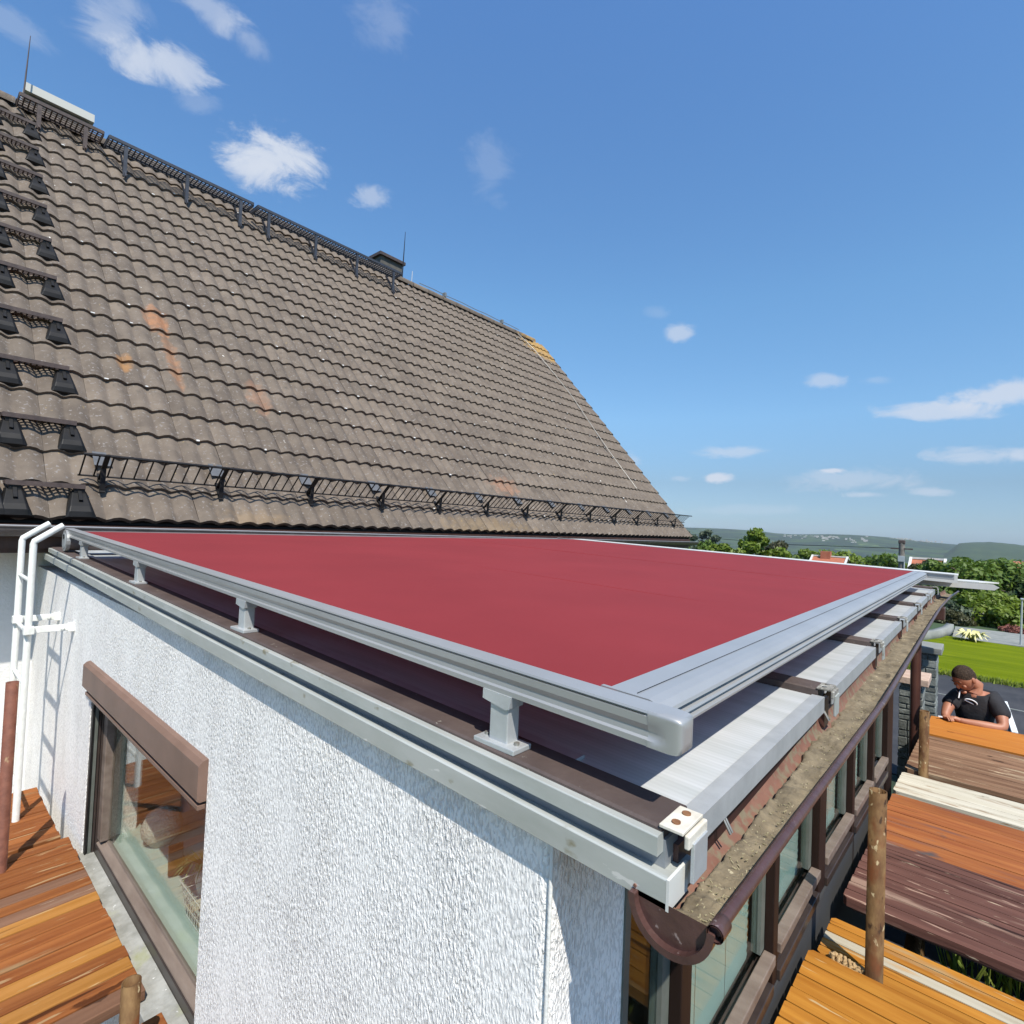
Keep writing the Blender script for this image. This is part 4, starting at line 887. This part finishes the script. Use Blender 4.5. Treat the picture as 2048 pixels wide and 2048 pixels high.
# ------------------------------------------------------------------ stone piers
def stone_pier(x0, x1, y0, y1, zt, label, capm):
    t = thing('stone_pier', ((x0 + x1) / 2, (y0 + y1) / 2, GZ), label, 'pier', 'slate stone piers beside the driveway')
    pt('mortar_core', t, x0 + .012, x1 - .012, y0 + .012, y1 - .012, GZ, zt, M_mortar)
    pt('capstone', t, x0 - .03, x1 + .03, y0 - .035, y1 + .035, zt, zt + .06, capm, bev=.006)
    z = GZ + .01
    while z < zt - .04:
        h = random.uniform(.035, .095); h = min(h, zt - z - .003); ys = [y0, y0 + (y1 - y0) * random.uniform(.35, .7), y1] if (y1 - y0) > .1 and random.random() < .6 else [y0, y1]
        for a, b in zip(ys, ys[1:]):
            o = random.uniform(0, .010); MB().obox(((x0 + x1) / 2, (a + b) / 2, z + h / 2), ((1, 0, 0), (0, 1, random.uniform(-.05, .05)), (0, random.uniform(-.05, .05), 1)), ((x1 - x0) / 2 + o, (b - a) / 2 - .006 + random.uniform(0, .003), h / 2 - .006)).build('stone', M_slate, t, .004)
        z += h
    return t
stone_pier(5.85, 6.15, .345, .52, -1.225, 'grey slate pier with pinkish capstone, left and nearer of the pair', M_cap)
stone_pier(6.62, 6.95, .292, .50, -1.06, 'taller slate pier with pale capstone behind the downpipe', M_conc)

# ------------------------------------------------------------------ garden beyond
cw = MB(); pts = [(15.5, 1.7), (16.3, 1.05), (17.2, .72), (18.1, .55), (19.0, .50)]
vs = []
for (x, y) in pts: vs += [(x, y, GZ), (x, y, GZ + .24), (x + .12, y + .16, GZ + .24), (x + .12, y + .16, GZ)]
fs = []
for i in range(len(pts) - 1):
    for k in range(4): k2 = (k + 1) % 4; fs.append((i * 4 + k, i * 4 + k2, (i + 1) * 4 + k2, (i + 1) * 4 + k))
tag(cw.add(vs, fs, True).build('garden_wall', M_conc), 'low curved grey concrete wall at the edge of the lawn', 'wall')
pv = thing('yucca', (17.55, .12, GZ), 'pale yellow spiky plant on the far edge of the lawn', 'plant'); q = MB()
for k in range(60):
    a = random.uniform(0, 6.28); l_ = random.uniform(.25, .5); d = Vector((math.cos(a), math.sin(a), 0)); p0 = Vector((17.55, .12, GZ + .06)); s_ = d.cross(Vector((0, 0, 1))) * .035
    p1 = p0 + d * l_ * .6 + Vector((0, 0, l_ * .5)); p2 = p0 + d * l_ + Vector((0, 0, l_ * random.uniform(.0, .6))); q.add([p0 - s_, p0 + s_, p1 + s_, p1 - s_, p2], [(0, 1, 2, 3), (3, 2, 4)])
q.build('leaves', mat('yellow_leaf', (.55, .52, .20), (.65, .60, .32), sc=4, rough=.7), pv)
for (x, y, l_, a, lab) in ((13.4, -.40, .62, .06, 'short white board lying on the asphalt near the lawn'), (10.35, -.345, 1.75, .03, 'long speckled white board lying on the asphalt right of the man')):
    q = MB(); q.obox((x, y, GZ + .03), ((math.cos(a), math.sin(a), 0), (-math.sin(a), math.cos(a), 0), (0, 0, 1)), (l_ / 2, .030, .02)); tag(q.build('white_board', mat('speckled_white', (.62, .64, .62), (.78, .79, .78), sc=9, rough=.6)), lab, 'board', 'white boards on the asphalt')
tag(MB().bar((10.75, -1.6, GZ + .012), (11.1, .6, GZ + .012), .03, .012).build('drain_channel', M_conc), 'pale drain channel crossing the asphalt behind the man', 'drain')

def leaf_blob(mb, c, rad_, n, size, flat=.75):
    for _ in range(n):
        v = Vector((random.gauss(0, 1), random.gauss(0, 1), random.gauss(0, 1))).normalized(); rr = random.random() ** .30
        p = Vector(c) + Vector((v.x * rad_[0], v.y * rad_[1], v.z * rad_[2])) * rr
        nrm = (v + Vector((random.gauss(0, .6), random.gauss(0, .6), random.gauss(.3, .6)))).normalized(); a = nrm.cross(Vector((random.gauss(0, 1), random.gauss(0, 1), .2))).normalized(); b = nrm.cross(a); s_ = size * random.uniform(.6, 1.4)
        mb.add([p - a * s_, p - b * s_ * .5, p + a * s_, p + b * s_ * .5], [(0, 1, 2, 3)])
def tree(x, y, zb, zt, rw, m, label, n=7000, size=.12, name='leafy_tree', lobes=34, trunk=True, group='trees beyond the driveway'):
    t = thing(name, (x, y, zb), label, 'tree' if name != 'shrub' else 'shrub', group)
    H = zt - zb; mb = MB(); rng = random.Random(int(x * 13 + y * 7 + 99))
    for i in range(lobes):
        u = (i + .5) / lobes; zz = zb + H * (.16 + .84 * u) - rw * .22 * u; wv = math.sqrt(max(.06, 1 - (abs(u - .42) / .60) ** 3.2))
        a = rng.uniform(0, 6.28); rr = rw * wv * rng.uniform(.25, .95) ; rl = rw * rng.uniform(.20, .42) * (.6 + .4 * wv)
        c = (x + math.cos(a) * rr, y + math.sin(a) * rr, zz)
        if zz + rl * .74 > zt: zz = zt - rl * .74; c = (c[0], c[1], zz)
        leaf_blob(mb, c, (rl, rl, rl * .72), n // lobes, size)
    mb.build('crown', m, t)
    if trunk:
        q = MB(); q.tube([(x, y, zb), (x + .1, y, zb + H * .4), (x, y + .1, zb + H * .85)], [rw * .09, rw * .06, rw * .02], 8)
        for i in range(7):
            a = rng.uniform(0, 6.28); z_ = zb + H * rng.uniform(.25, .6); q.tube([(x, y, z_), (x + math.cos(a) * rw * .4, y + math.sin(a) * rw * .4, z_ + H * .15), (x + math.cos(a) * rw * .7, y + math.sin(a) * rw * .7, z_ + H * .22)], [rw * .04, rw * .025, rw * .01], 6)
        q.build('trunk', M_bark, t)
    return t
LB, LM, LD, LN, LG = M_leafs
tree(38.2, 11.9, -9, .80, 2.3, LB, 'bright green tree, tallest above the far awning edge', 9000, .16)
tree(41.5, 14.6, -9, -.30, 2.6, LB, 'bright round tree just left of and lower than the tallest one', 9000, .17)
tree(39.5, 9.9, -9, -.55, 2.0, LB, 'lower bright green tree right of the tallest one', 7000, .16)
tree(64, 26.0, -10, -.45, 4.6, LM, 'mid green trees beside the right roof corner', 8000, .24)
tree(70, 31, -10, -.2, 4.2, LG, 'hazy grey green tree right behind the roof corner', 7000, .26)
tree(84, 32, -11, 1.0, 2.6, LG, 'slim hazy tree standing behind the bright tree on its left', 5000, .26)
tree(81, 34.5, -11, .6, 2.2, LG, 'second slim hazy tree, left of the other slim one', 5000, .26)
tree(46, 12.2, -9, -.05, 2.1, LN, 'brownish green pine between the bright tree and the white gabled house', 8000, .15)
tree(74, 15.4, -10, -.75, 4.6, LB, 'round tree behind the white trimmed gable, left of the pole', 8000, .24)
tree(62, 9.2, -10, -.72, 4.4, LB, 'sunlit tree between gabled house and utility pole', 9000, .22)
tree(55, 6.1, -10, -.75, 3.4, LM, 'mid green tree just left of the utility pole', 8000, .2)
tree(29.5, 1.75, -3.0, -.60, .9, LN, 'olive brown treetop in front of the orange roof right of the pole', 9000, .10)
tree(28.0, .15, -3.2, -.28, 2.2, LM, 'large dome shaped tree, highest of the right hand trees', 20000, .10, lobes=60)
tree(26.5, -1.9, -3.2, -.95, 1.9, LD, 'deep green tree at the right picture edge', 14000, .10, lobes=50)
tree(24.0, 1.6, -3.0, -1.25, 1.3, LD, 'dark bushy tree right behind the end of the gutter', 14000, .085, lobes=44)
tree(22.8, -.35, -2.9, -1.35, 1.2, LB, 'yellow green bush tree in front of the dome shaped tree', 11000, .08, lobes=40)
tree(22.3, .9, -2.6, -1.7, .9, LG, 'grey green shrub under the end of the roof gutter', 8000, .07, name='shrub', trunk=False, lobes=30)
tree(24.5, -2.9, -2.9, -1.2, 1.4, LM, 'mid green bush reaching in from the right edge above the lamp post', 9000, .09, lobes=40)
tree(21.6, .45, -2.5, -1.96, .55, LN, 'low dark brown rounded hedge at the end of the concrete wall', 6000, .04, name='shrub', trunk=False, lobes=20)
tree(20.9, -.85, -2.5, -2.2, .5, mat('reddish_leaves', (.12, .03, .025), (.16, .05, .03), sc=2, rough=.7), 'small reddish shrub at the foot of the lamp post', 3000, .04, name='shrub', trunk=False, lobes=12)
# trees behind the viewer's left, seen mirrored in the side window
for k, (x, y, zt, rw) in enumerate(((-9, 8, 1.5, 3), (-12, 13, 3, 4), (-7, 14, 2, 3), (-14, 4, 2, 3.5))):
    tree(x, y, GZ, zt, rw, LM, ['hedge tree left of the house, nearest', 'tall tree far left of the house', 'tree beside the rear left corner of the house', 'tree at the left garden edge'][k], 2500, .22, group='trees in the left garden')

# woods on the slopes (one mass)
wd_ = MB(); rng = random.Random(5)
for k in range(2600):
    az = rad(rng.uniform(60, 96)); r = 130 + 1100 * rng.random() ** 1.3
    x, y = r * math.sin(az), r * math.cos(az)
    if noise.noise(Vector((x * .006, y * .006, 4))) < -.05: continue
    z = -11.4 - 42 * min(1, (r - 80) / 700) ** .8; 
    if r > 900: continue
    s_ = rng.uniform(2.2, 4.2)
    for q in range(5):
        v = Vector((rng.gauss(0, 1), rng.gauss(0, 1), rng.gauss(0, 1))).normalized(); c = Vector((x, y, z + s_ * .9)) + v * s_ * .5; a = v.orthogonal().normalized() * s_ * .7; b = v.cross(a).normalized() * s_ * .7
        wd_.add([c - a - b * .3, c + a * .3 - b, c + a, c + b, c - a * .4 + b * .7], [(0, 1, 2, 3, 4)])
tag(wd_.build('distant_woods', LM), 'distant patches of woodland covering the valley slopes', 'woodland', kind='stuff')

# ------------------------------------------------------------------ neighbouring houses
def nb_house(x, ya, yb, zr, ze, depth, label, trim=True, chim=False):
    t = thing('neighbour_house', (x, (ya + yb) / 2, -9), label, 'house', 'orange roofed houses in the valley')
    pt('wall', t, x, x + depth, yb + .4, ya - .4, -10, ze, M_smooth)
    xm = x + depth / 2; q = MB()
    q.add([(x - .4, ya, ze - .1), (x - .4, yb, ze - .1), (xm, yb, zr), (xm, ya, zr), (x + depth + .4, ya, ze - .1), (x + depth + .4, yb, ze - .1)], [(0, 1, 2, 3), (3, 2, 5, 4)]); rf = q.build('roof', M_orange, t)
    rf.modifiers.new('thick', 'SOLIDIFY').thickness = .15
    if trim:
        q = MB()
        for yy in (ya, yb): q.bar((x - .4, yy, ze - .02), (xm, yy, zr + .08), .16, .16); q.bar((x + depth + .4, yy, ze - .02), (xm, yy, zr + .08), .16, .16)
        q.bar((xm, ya, zr + .08), (xm, yb, zr + .08), .16, .12); q.build('verge_trim', M_whiteb, rf)
    if chim: pt('chimney', rf, xm - .4, xm + .3, (ya + yb) / 2 - .1, (ya + yb) / 2 + .75, zr - .5, zr + .55, M_orange)
    return t
nb_house(58, 12.6, 9.6, -1.72, -3.1, 5, 'orange roofed house with white trimmed gable and brick chimney', True, True)
nb_house(46, 3.75, 1.8, -1.15, -2.6, 5, 'orange roof just right of the utility pole', True, False)
nb_house(50, -1.6, -7.5, -1.0, -3.0, 6, 'orange roof showing at the right picture edge above the trees', False, False)
# far villages
vg = MB(); rng = random.Random(11)
def hz(r):
    z = GZ - 9.0
    if r > 80: z -= 42 * min(1, (r - 80) / 700) ** .8
    return z
for (az, spread, r, n_) in ((77.5, 1.6, 2050, 34), (79.5, 1.0, 1950, 26), (84.5, 1.8, 2250, 40), (82.0, 1.2, 1900, 16), (86.5, 1.5, 2300, 24)):
    for k in range(n_):
        a = rad(az + rng.gauss(0, spread * .55)); rr_ = r + rng.gauss(0, 60); w_ = rng.uniform(5, 9) * .55; x, y = rr_ * math.sin(a), rr_ * math.cos(a)
        az_ = math.degrees(a); e = {77.5: .36, 79.5: .50, 84.5: .32, 82.0: .52, 86.5: .17}[az]
        top = 2400 * math.tan(rad(e)); u = min(1, (rr_ - 900) / 1500); u = u * u * (3 - 2 * u); zz = hz(rr_); zz = zz + (top - zz) * u
        vg.box(x, x + w_, y, y + w_ * 1.3, zz - 1, zz + rng.uniform(2.2, 4))
tag(vg.build('far_village', mat('far_white_walls', (.34, .33, .30), (.5, .48, .45), sc=.02, rough=.9)), 'scattered white houses of villages on the far hills', 'village', kind='stuff')

# utility pole and lamp post
up = thing('utility_pole', (40, 3.55, -9), 'wooden utility pole with grey box behind the far corner of the awning', 'pole')
MB().tube([(40, 3.55, -9.5), (40, 3.55, -.02)], [.2, .15], 12).build('shaft', mat('weathered_pole', (.12, .11, .095), (.2, .18, .16), sc=4, rough=.9), up)
pt('transformer_cap', up, 39.85, 40.15, 3.38, 3.72, -.08, .16, M_bsteel, bev=.05); pt('meter_box', up, 39.78, 39.86, 3.38, 3.72, -1.15, -.8, M_alu, bev=.01); pt('cross_arm', up, 39.9, 40.0, 3.0, 4.1, -.42, -.33, M_bsteel)
MB().tube([(39.82, 3.40, -1.15), (39.82, 3.40, -4)], .035, 6).build('conduit', M_alu, up)
wr = MB(); wr.tube([(40, 4.1, -.36), (46, 11, -.52), (54, 22, -.30)], .02, 5); tag(wr.build('overhead_wire', M_black), 'thin overhead wire running left from the utility pole', 'wire')
lp = thing('lamp_post', (18.2, -.79, GZ), 'thin grey lamp post at the right picture edge by the path', 'lamp post')
MB().tube([(18.2, -.79, GZ), (18.2, -.80, -1.28)], [.024, .016], 10).build('shaft', M_alu, lp); pt('head', lp, 18.12, 18.28, -.83, -.77, -1.28, -1.24, M_alu, bev=.01)

# ------------------------------------------------------------------ man
def skin_body(name, verts, edges, radii, m, parent=None, sub=2):
    me = bpy.data.meshes.new(name); me.from_pydata(verts, edges, []); o = bpy.data.objects.new(name, me); COL.objects.link(o)
    o.modifiers.new('skin', 'SKIN'); lay = me.skin_vertices
    if not lay:
        bpy.context.view_layer.objects.active = o; bpy.ops.object.select_all(action='DESELECT'); o.select_set(True)
    sv = me.skin_vertices[0].data
    for i, r in enumerate(radii): sv[i].radius = r if isinstance(r, tuple) else (r, r)
    sv[0].use_root = True
    q = o.modifiers.new('sub', 'SUBSURF'); q.levels = sub; q.render_levels = sub
    dg = bpy.context.evaluated_depsgraph_get(); ev = o.evaluated_get(dg); m2 = bpy.data.meshes.new_from_object(ev)
    bpy.data.objects.remove(o); m2.polygons.foreach_set('use_smooth', [True] * len(m2.polygons)); m2.materials.clear(); m2.materials.append(m)
    o2 = bpy.data.objects.new(name, m2); COL.objects.link(o2)
    if parent: o2.parent = parent; o2.matrix_parent_inverse = Matrix.Translation(-Vector(parent.location))
    return o2
man = thing('person', (5.75, .0, GZ), 'dark haired man in black T-shirt leaning on the orange board, smoking', 'person')
V = [(5.78, .00, -1.66), (5.72, .005, -1.50), (5.64, .010, -1.36), (5.585, .015, -1.235), (5.555, .018, -1.155), (5.525, .030, -1.10),      # 0-5 spine, neck
     (5.545, .120, -1.185), (5.470, .170, -1.265), (5.40, .185, -1.328), (5.375, .165, -1.333),                                               # 6-9 arm on viewer's left
     (5.57, -.095, -1.165), (5.50, -.140, -1.25), (5.435, -.150, -1.345), (5.395, -.04, -1.336), (5.375, .075, -1.332), (5.372, .11, -1.328),      # 10-15 arm on viewer's right
     (5.80, .075, -1.72), (5.78, .09, -2.05), (5.82, .10, -2.34), (5.74, .11, -2.385), (5.80, -.075, -1.72), (5.83, -.09, -2.05), (5.90, -.10, -2.34), (5.82, -.11, -2.385)]
Ed = [(0, 1), (1, 2), (2, 3), (3, 4), (4, 5), (3, 6), (6, 7), (7, 8), (8, 9), (3, 10), (10, 11), (11, 12), (12, 13), (13, 14), (14, 15), (0, 16), (16, 17), (17, 18), (18, 19), (0, 20), (20, 21), (21, 22), (22, 23)]
Rd = [(.10, .12), (.09, .11), (.09, .115), (.085, .115), (.06, .08), .048, .050, .040, .030, .024, .050, .042, .038, .033, .023, .022, .075, .055, .04, .03, .075, .055, .04, .03]
body = skin_body('body', V, Ed, Rd, M_skin, man)
# head: shaped ellipsoid turned down and to the left
hc = Vector((5.47, .075, -1.025)); fwd = Vector((-.62, .52, -.58)).normalized(); rt = fwd.cross(Vector((0, 0, 1))).normalized(); upv = rt.cross(fwd).normalized()
def hp(a, b, c): return hc + rt * a + fwd * b + upv * c
hv = []; hf = []; nu, nv = 24, 18
for j in range(nv + 1):
    ph = math.pi * j / nv
    for i in range(nu):
        th = 2 * math.pi * i / nu; sx_, sy_, sz_ = math.sin(ph) * math.cos(th), math.sin(ph) * math.sin(th), math.cos(ph)
        a = sx_ * .064; b = sy_ * (.085 if sy_ < 0 else .080); c = sz_ * .098
        if sz_ < -.1: a *= 1 + .35 * sz_ * .8; b = b * (1 + .25 * sz_) + .012 * -sz_
        if sy_ > .5: b -= .006 * max(0, 1 - abs(sz_ - .12) * 5)       # eye hollow
        if sy_ > .86 and -.45 < sz_ < .1: b += .006 * (1 - abs(sz_ + .18) / .3)
        if sz_ > .1: b += 0.004 * sy_
        hv.append(hp(a, b, c))
for j in range(nv):
    for i in range(nu): i2 = (i + 1) % nu; hf.append((j * nu + i, j * nu + i2, (j + 1) * nu + i2, (j + 1) * nu + i))
hm = MB().add(hv, hf, True)
def ell(mb, c, r3, axs, n=8):
    vs = []; fs = []
    for j in range(n + 1):
        for i in range(n * 2):
            ph = math.pi * j / n; th = math.pi * i / n; d = (math.sin(ph) * math.cos(th), math.sin(ph) * math.sin(th), math.cos(ph)); vs.append(Vector(c) + axs[0] * d[0] * r3[0] + axs[1] * d[1] * r3[1] + axs[2] * d[2] * r3[2])
    for j in range(n):
        for i in range(n * 2): i2 = (i + 1) % (n * 2); fs.append((j * n * 2 + i, j * n * 2 + i2, (j + 1) * n * 2 + i2, (j + 1) * n * 2 + i))
    mb.add(vs, fs, True)
AX = (rt, fwd, upv)
ell(hm, hp(0, .080, -.018), (.011, .016, .022), AX); ell(hm, hp(0, .074, .022), (.040, .009, .008), AX); ell(hm, hp(0, .066, -.082), (.024, .016, .014), AX)
for s_ in (-1, 1): ell(hm, hp(.064 * s_, -.008, -.008), (.008, .016, .026), AX); ell(hm, hp(.030 * s_, .062, -.022), (.018, .012, .014), AX)
hm.tube([hp(0, -.025, -.05), hp(0, -.055, -.10), Vector((5.545, .022, -1.135))], [.046, .047, .055], 14)
hmesh = hm.mesh('head'); bmh = bmesh.new(); bmh.from_mesh(body.data); bmh.from_mesh(hmesh)
# hands: palm, four fingers and thumb
def hand(mb, wrist, palm_c, d, side, up_):
    d = Vector(d).normalized(); s_ = Vector(side).normalized(); u = Vector(up_)
    ell(mb, palm_c, (.026, .022, .012), (d, s_, u), 6); mb.tube([wrist, palm_c], [.019, .018], 8)
    for k in range(4):
        b = Vector(palm_c) + d * .020 + s_ * (-.017 + .0115 * k); l_ = [.026, .032, .034, .028][k]; m1 = b + d * l_ * .5 + u * .006; m2_ = m1 + d * l_ * .4 - u * .010; m3 = m2_ + d * .008 - u * .014
        mb.tube([b, m1, m2_, m3], [.0065, .0062, .0056, .0045], 8)
    b = Vector(palm_c) - d * .008 - s_ * .018; mb.tube([b, b - s_ * .014 + d * .010, b - s_ * .016 + d * .030 - u * .004], [.0075, .007, .0055], 8)
hh = MB(); hand(hh, (5.372, .095, -1.330), (5.366, .132, -1.320), (-.15, 1, .05), (-1, -.15, 0), (0, .05, 1)); hand(hh, (5.385, .180, -1.330), (5.356, .178, -1.322), (-.8, -.75, .1), (-.6, .8, 0), (0, 0, 1))
h2 = hh.mesh('hands'); bmh.from_mesh(h2); bmh.to_mesh(body.data); bmh.free(); body.data.polygons.foreach_set('use_smooth', [True] * len(body.data.polygons))
# hair
hr = MB(); vs = []; fs = []; n1, n2 = 28, 12
for j in range(n2 + 1):
    for i in range(n1):
        th = 2 * math.pi * i / n1; lim = 1.20 + .75 * max(0, -math.sin(th)) - .25 * max(0, math.sin(th)) ** 2 + .22 * abs(math.cos(th)) ** 3; ph = lim * j / n2
        d = (math.sin(ph) * math.cos(th), math.sin(ph) * math.sin(th), math.cos(ph)); k = 1.045 - .05 * (j / n2) ** 2; k += noise.noise(Vector(d) * 16) * .03 + noise.noise(Vector(d) * 40) * .015
        vs.append(hp(d[0] * .066 * k, d[1] * .086 * k, d[2] * .101 * k))
for j in range(n2):
    for i in range(n1): i2 = (i + 1) % n1; fs.append((j * n1 + i, j * n1 + i2, (j + 1) * n1 + i2, (j + 1) * n1 + i))
hr.add(vs, fs, True).build('hair', M_hair, man)
eb = MB()
for s_ in (-1, 1): ell(eb, hp(.027 * s_, .0765, .027), (.013, .0035, .0022), AX, 5); ell(eb, hp(.026 * s_, .0735, .008), (.009, .003, .002), AX, 5)
ell(eb, hp(0, .078, -.052), (.014, .003, .002), AX, 5); eb.build('brows_and_lids', M_hair, man)
tv = [(5.72, .005, -1.52), (5.64, .010, -1.38), (5.59, .015, -1.25), (5.56, .018, -1.165), (5.55, .115, -1.185), (5.495, .158, -1.245), (5.478, .165, -1.262), (5.575, -.095, -1.165), (5.520, -.135, -1.235), (5.478, -.150, -1.290)]
te = [(0, 1), (1, 2), (2, 3), (2, 4), (4, 5), (5, 6), (2, 7), (7, 8), (8, 9)]
shirt = skin_body('t_shirt', tv, te, [(.105, .135), (.108, .138), (.102, .138), (.074, .092), (.070, .066), (.060, .060), (.056, .056), (.076, .070), (.066, .064), (.060, .060)], M_shirt, man)
skin_body('trousers', [V[0], V[16], V[17], V[18], V[20], V[21], V[22]], [(0, 1), (1, 2), (2, 3), (0, 4), (4, 5), (5, 6)], [(.12, .135), .09, .07, .055, .09, .07, .055], M_trous, man)
lgm = MB(); c = Vector((5.492, .035, -1.205)); a = Vector((.15, -1, -.32)).normalized(); b = Vector((-.35, -.35, 1)).normalized()
pts = [c + a * (.038 * math.cos(t_)) + b * (.022 * math.sin(t_)) for t_ in [rad(-10 + 200 * i / 14) for i in range(15)]]
lgm.tube(pts, .0045, 6); lgm.tube([c - a * .036 - b * .002, c + a * .046 - b * .010], .004, 6); lgm.build('shirt_print', M_print, man)
tag(MB().tube([hp(-.004, .094, -.055), hp(-.010, .135, -.085)], .0045, 8).build('cigarette', M_print), 'white cigarette hanging from the man\'s lips', 'cigarette')
tag(MB().obox((5.345, .205, -1.325), ((-.6, 1, .1), (1, .6, 0), (0, 0, 1)), (.022, .005, .004)).build('cigarette_paper', M_print), 'small pale paper held between the man\'s fingers', 'paper')

# ------------------------------------------------------------------ summer haze
hz_ = MB().box(-3300, 3300, -3300, 3300, -78, 62).build('haze', bpy.data.materials.new('summer_haze'))
hm_ = hz_.data.materials[0]; hm_.use_nodes = True; n = hm_.node_tree.nodes; l = hm_.node_tree.links; n.remove(n['Principled BSDF'])
pv_ = n.new('ShaderNodeVolumePrincipled'); pv_.inputs['Color'].default_value = (.80, .88, 1, 1); pv_.inputs['Density'].default_value = .000085; pv_.inputs['Anisotropy'].default_value = .0
l.new(pv_.outputs[0], n['Material Output'].inputs['Volume']); tag(hz_, kind='stuff'); hz_.display_type = 'WIRE'
tag(hz_, 'pale summer haze over the distant hills', 'haze')
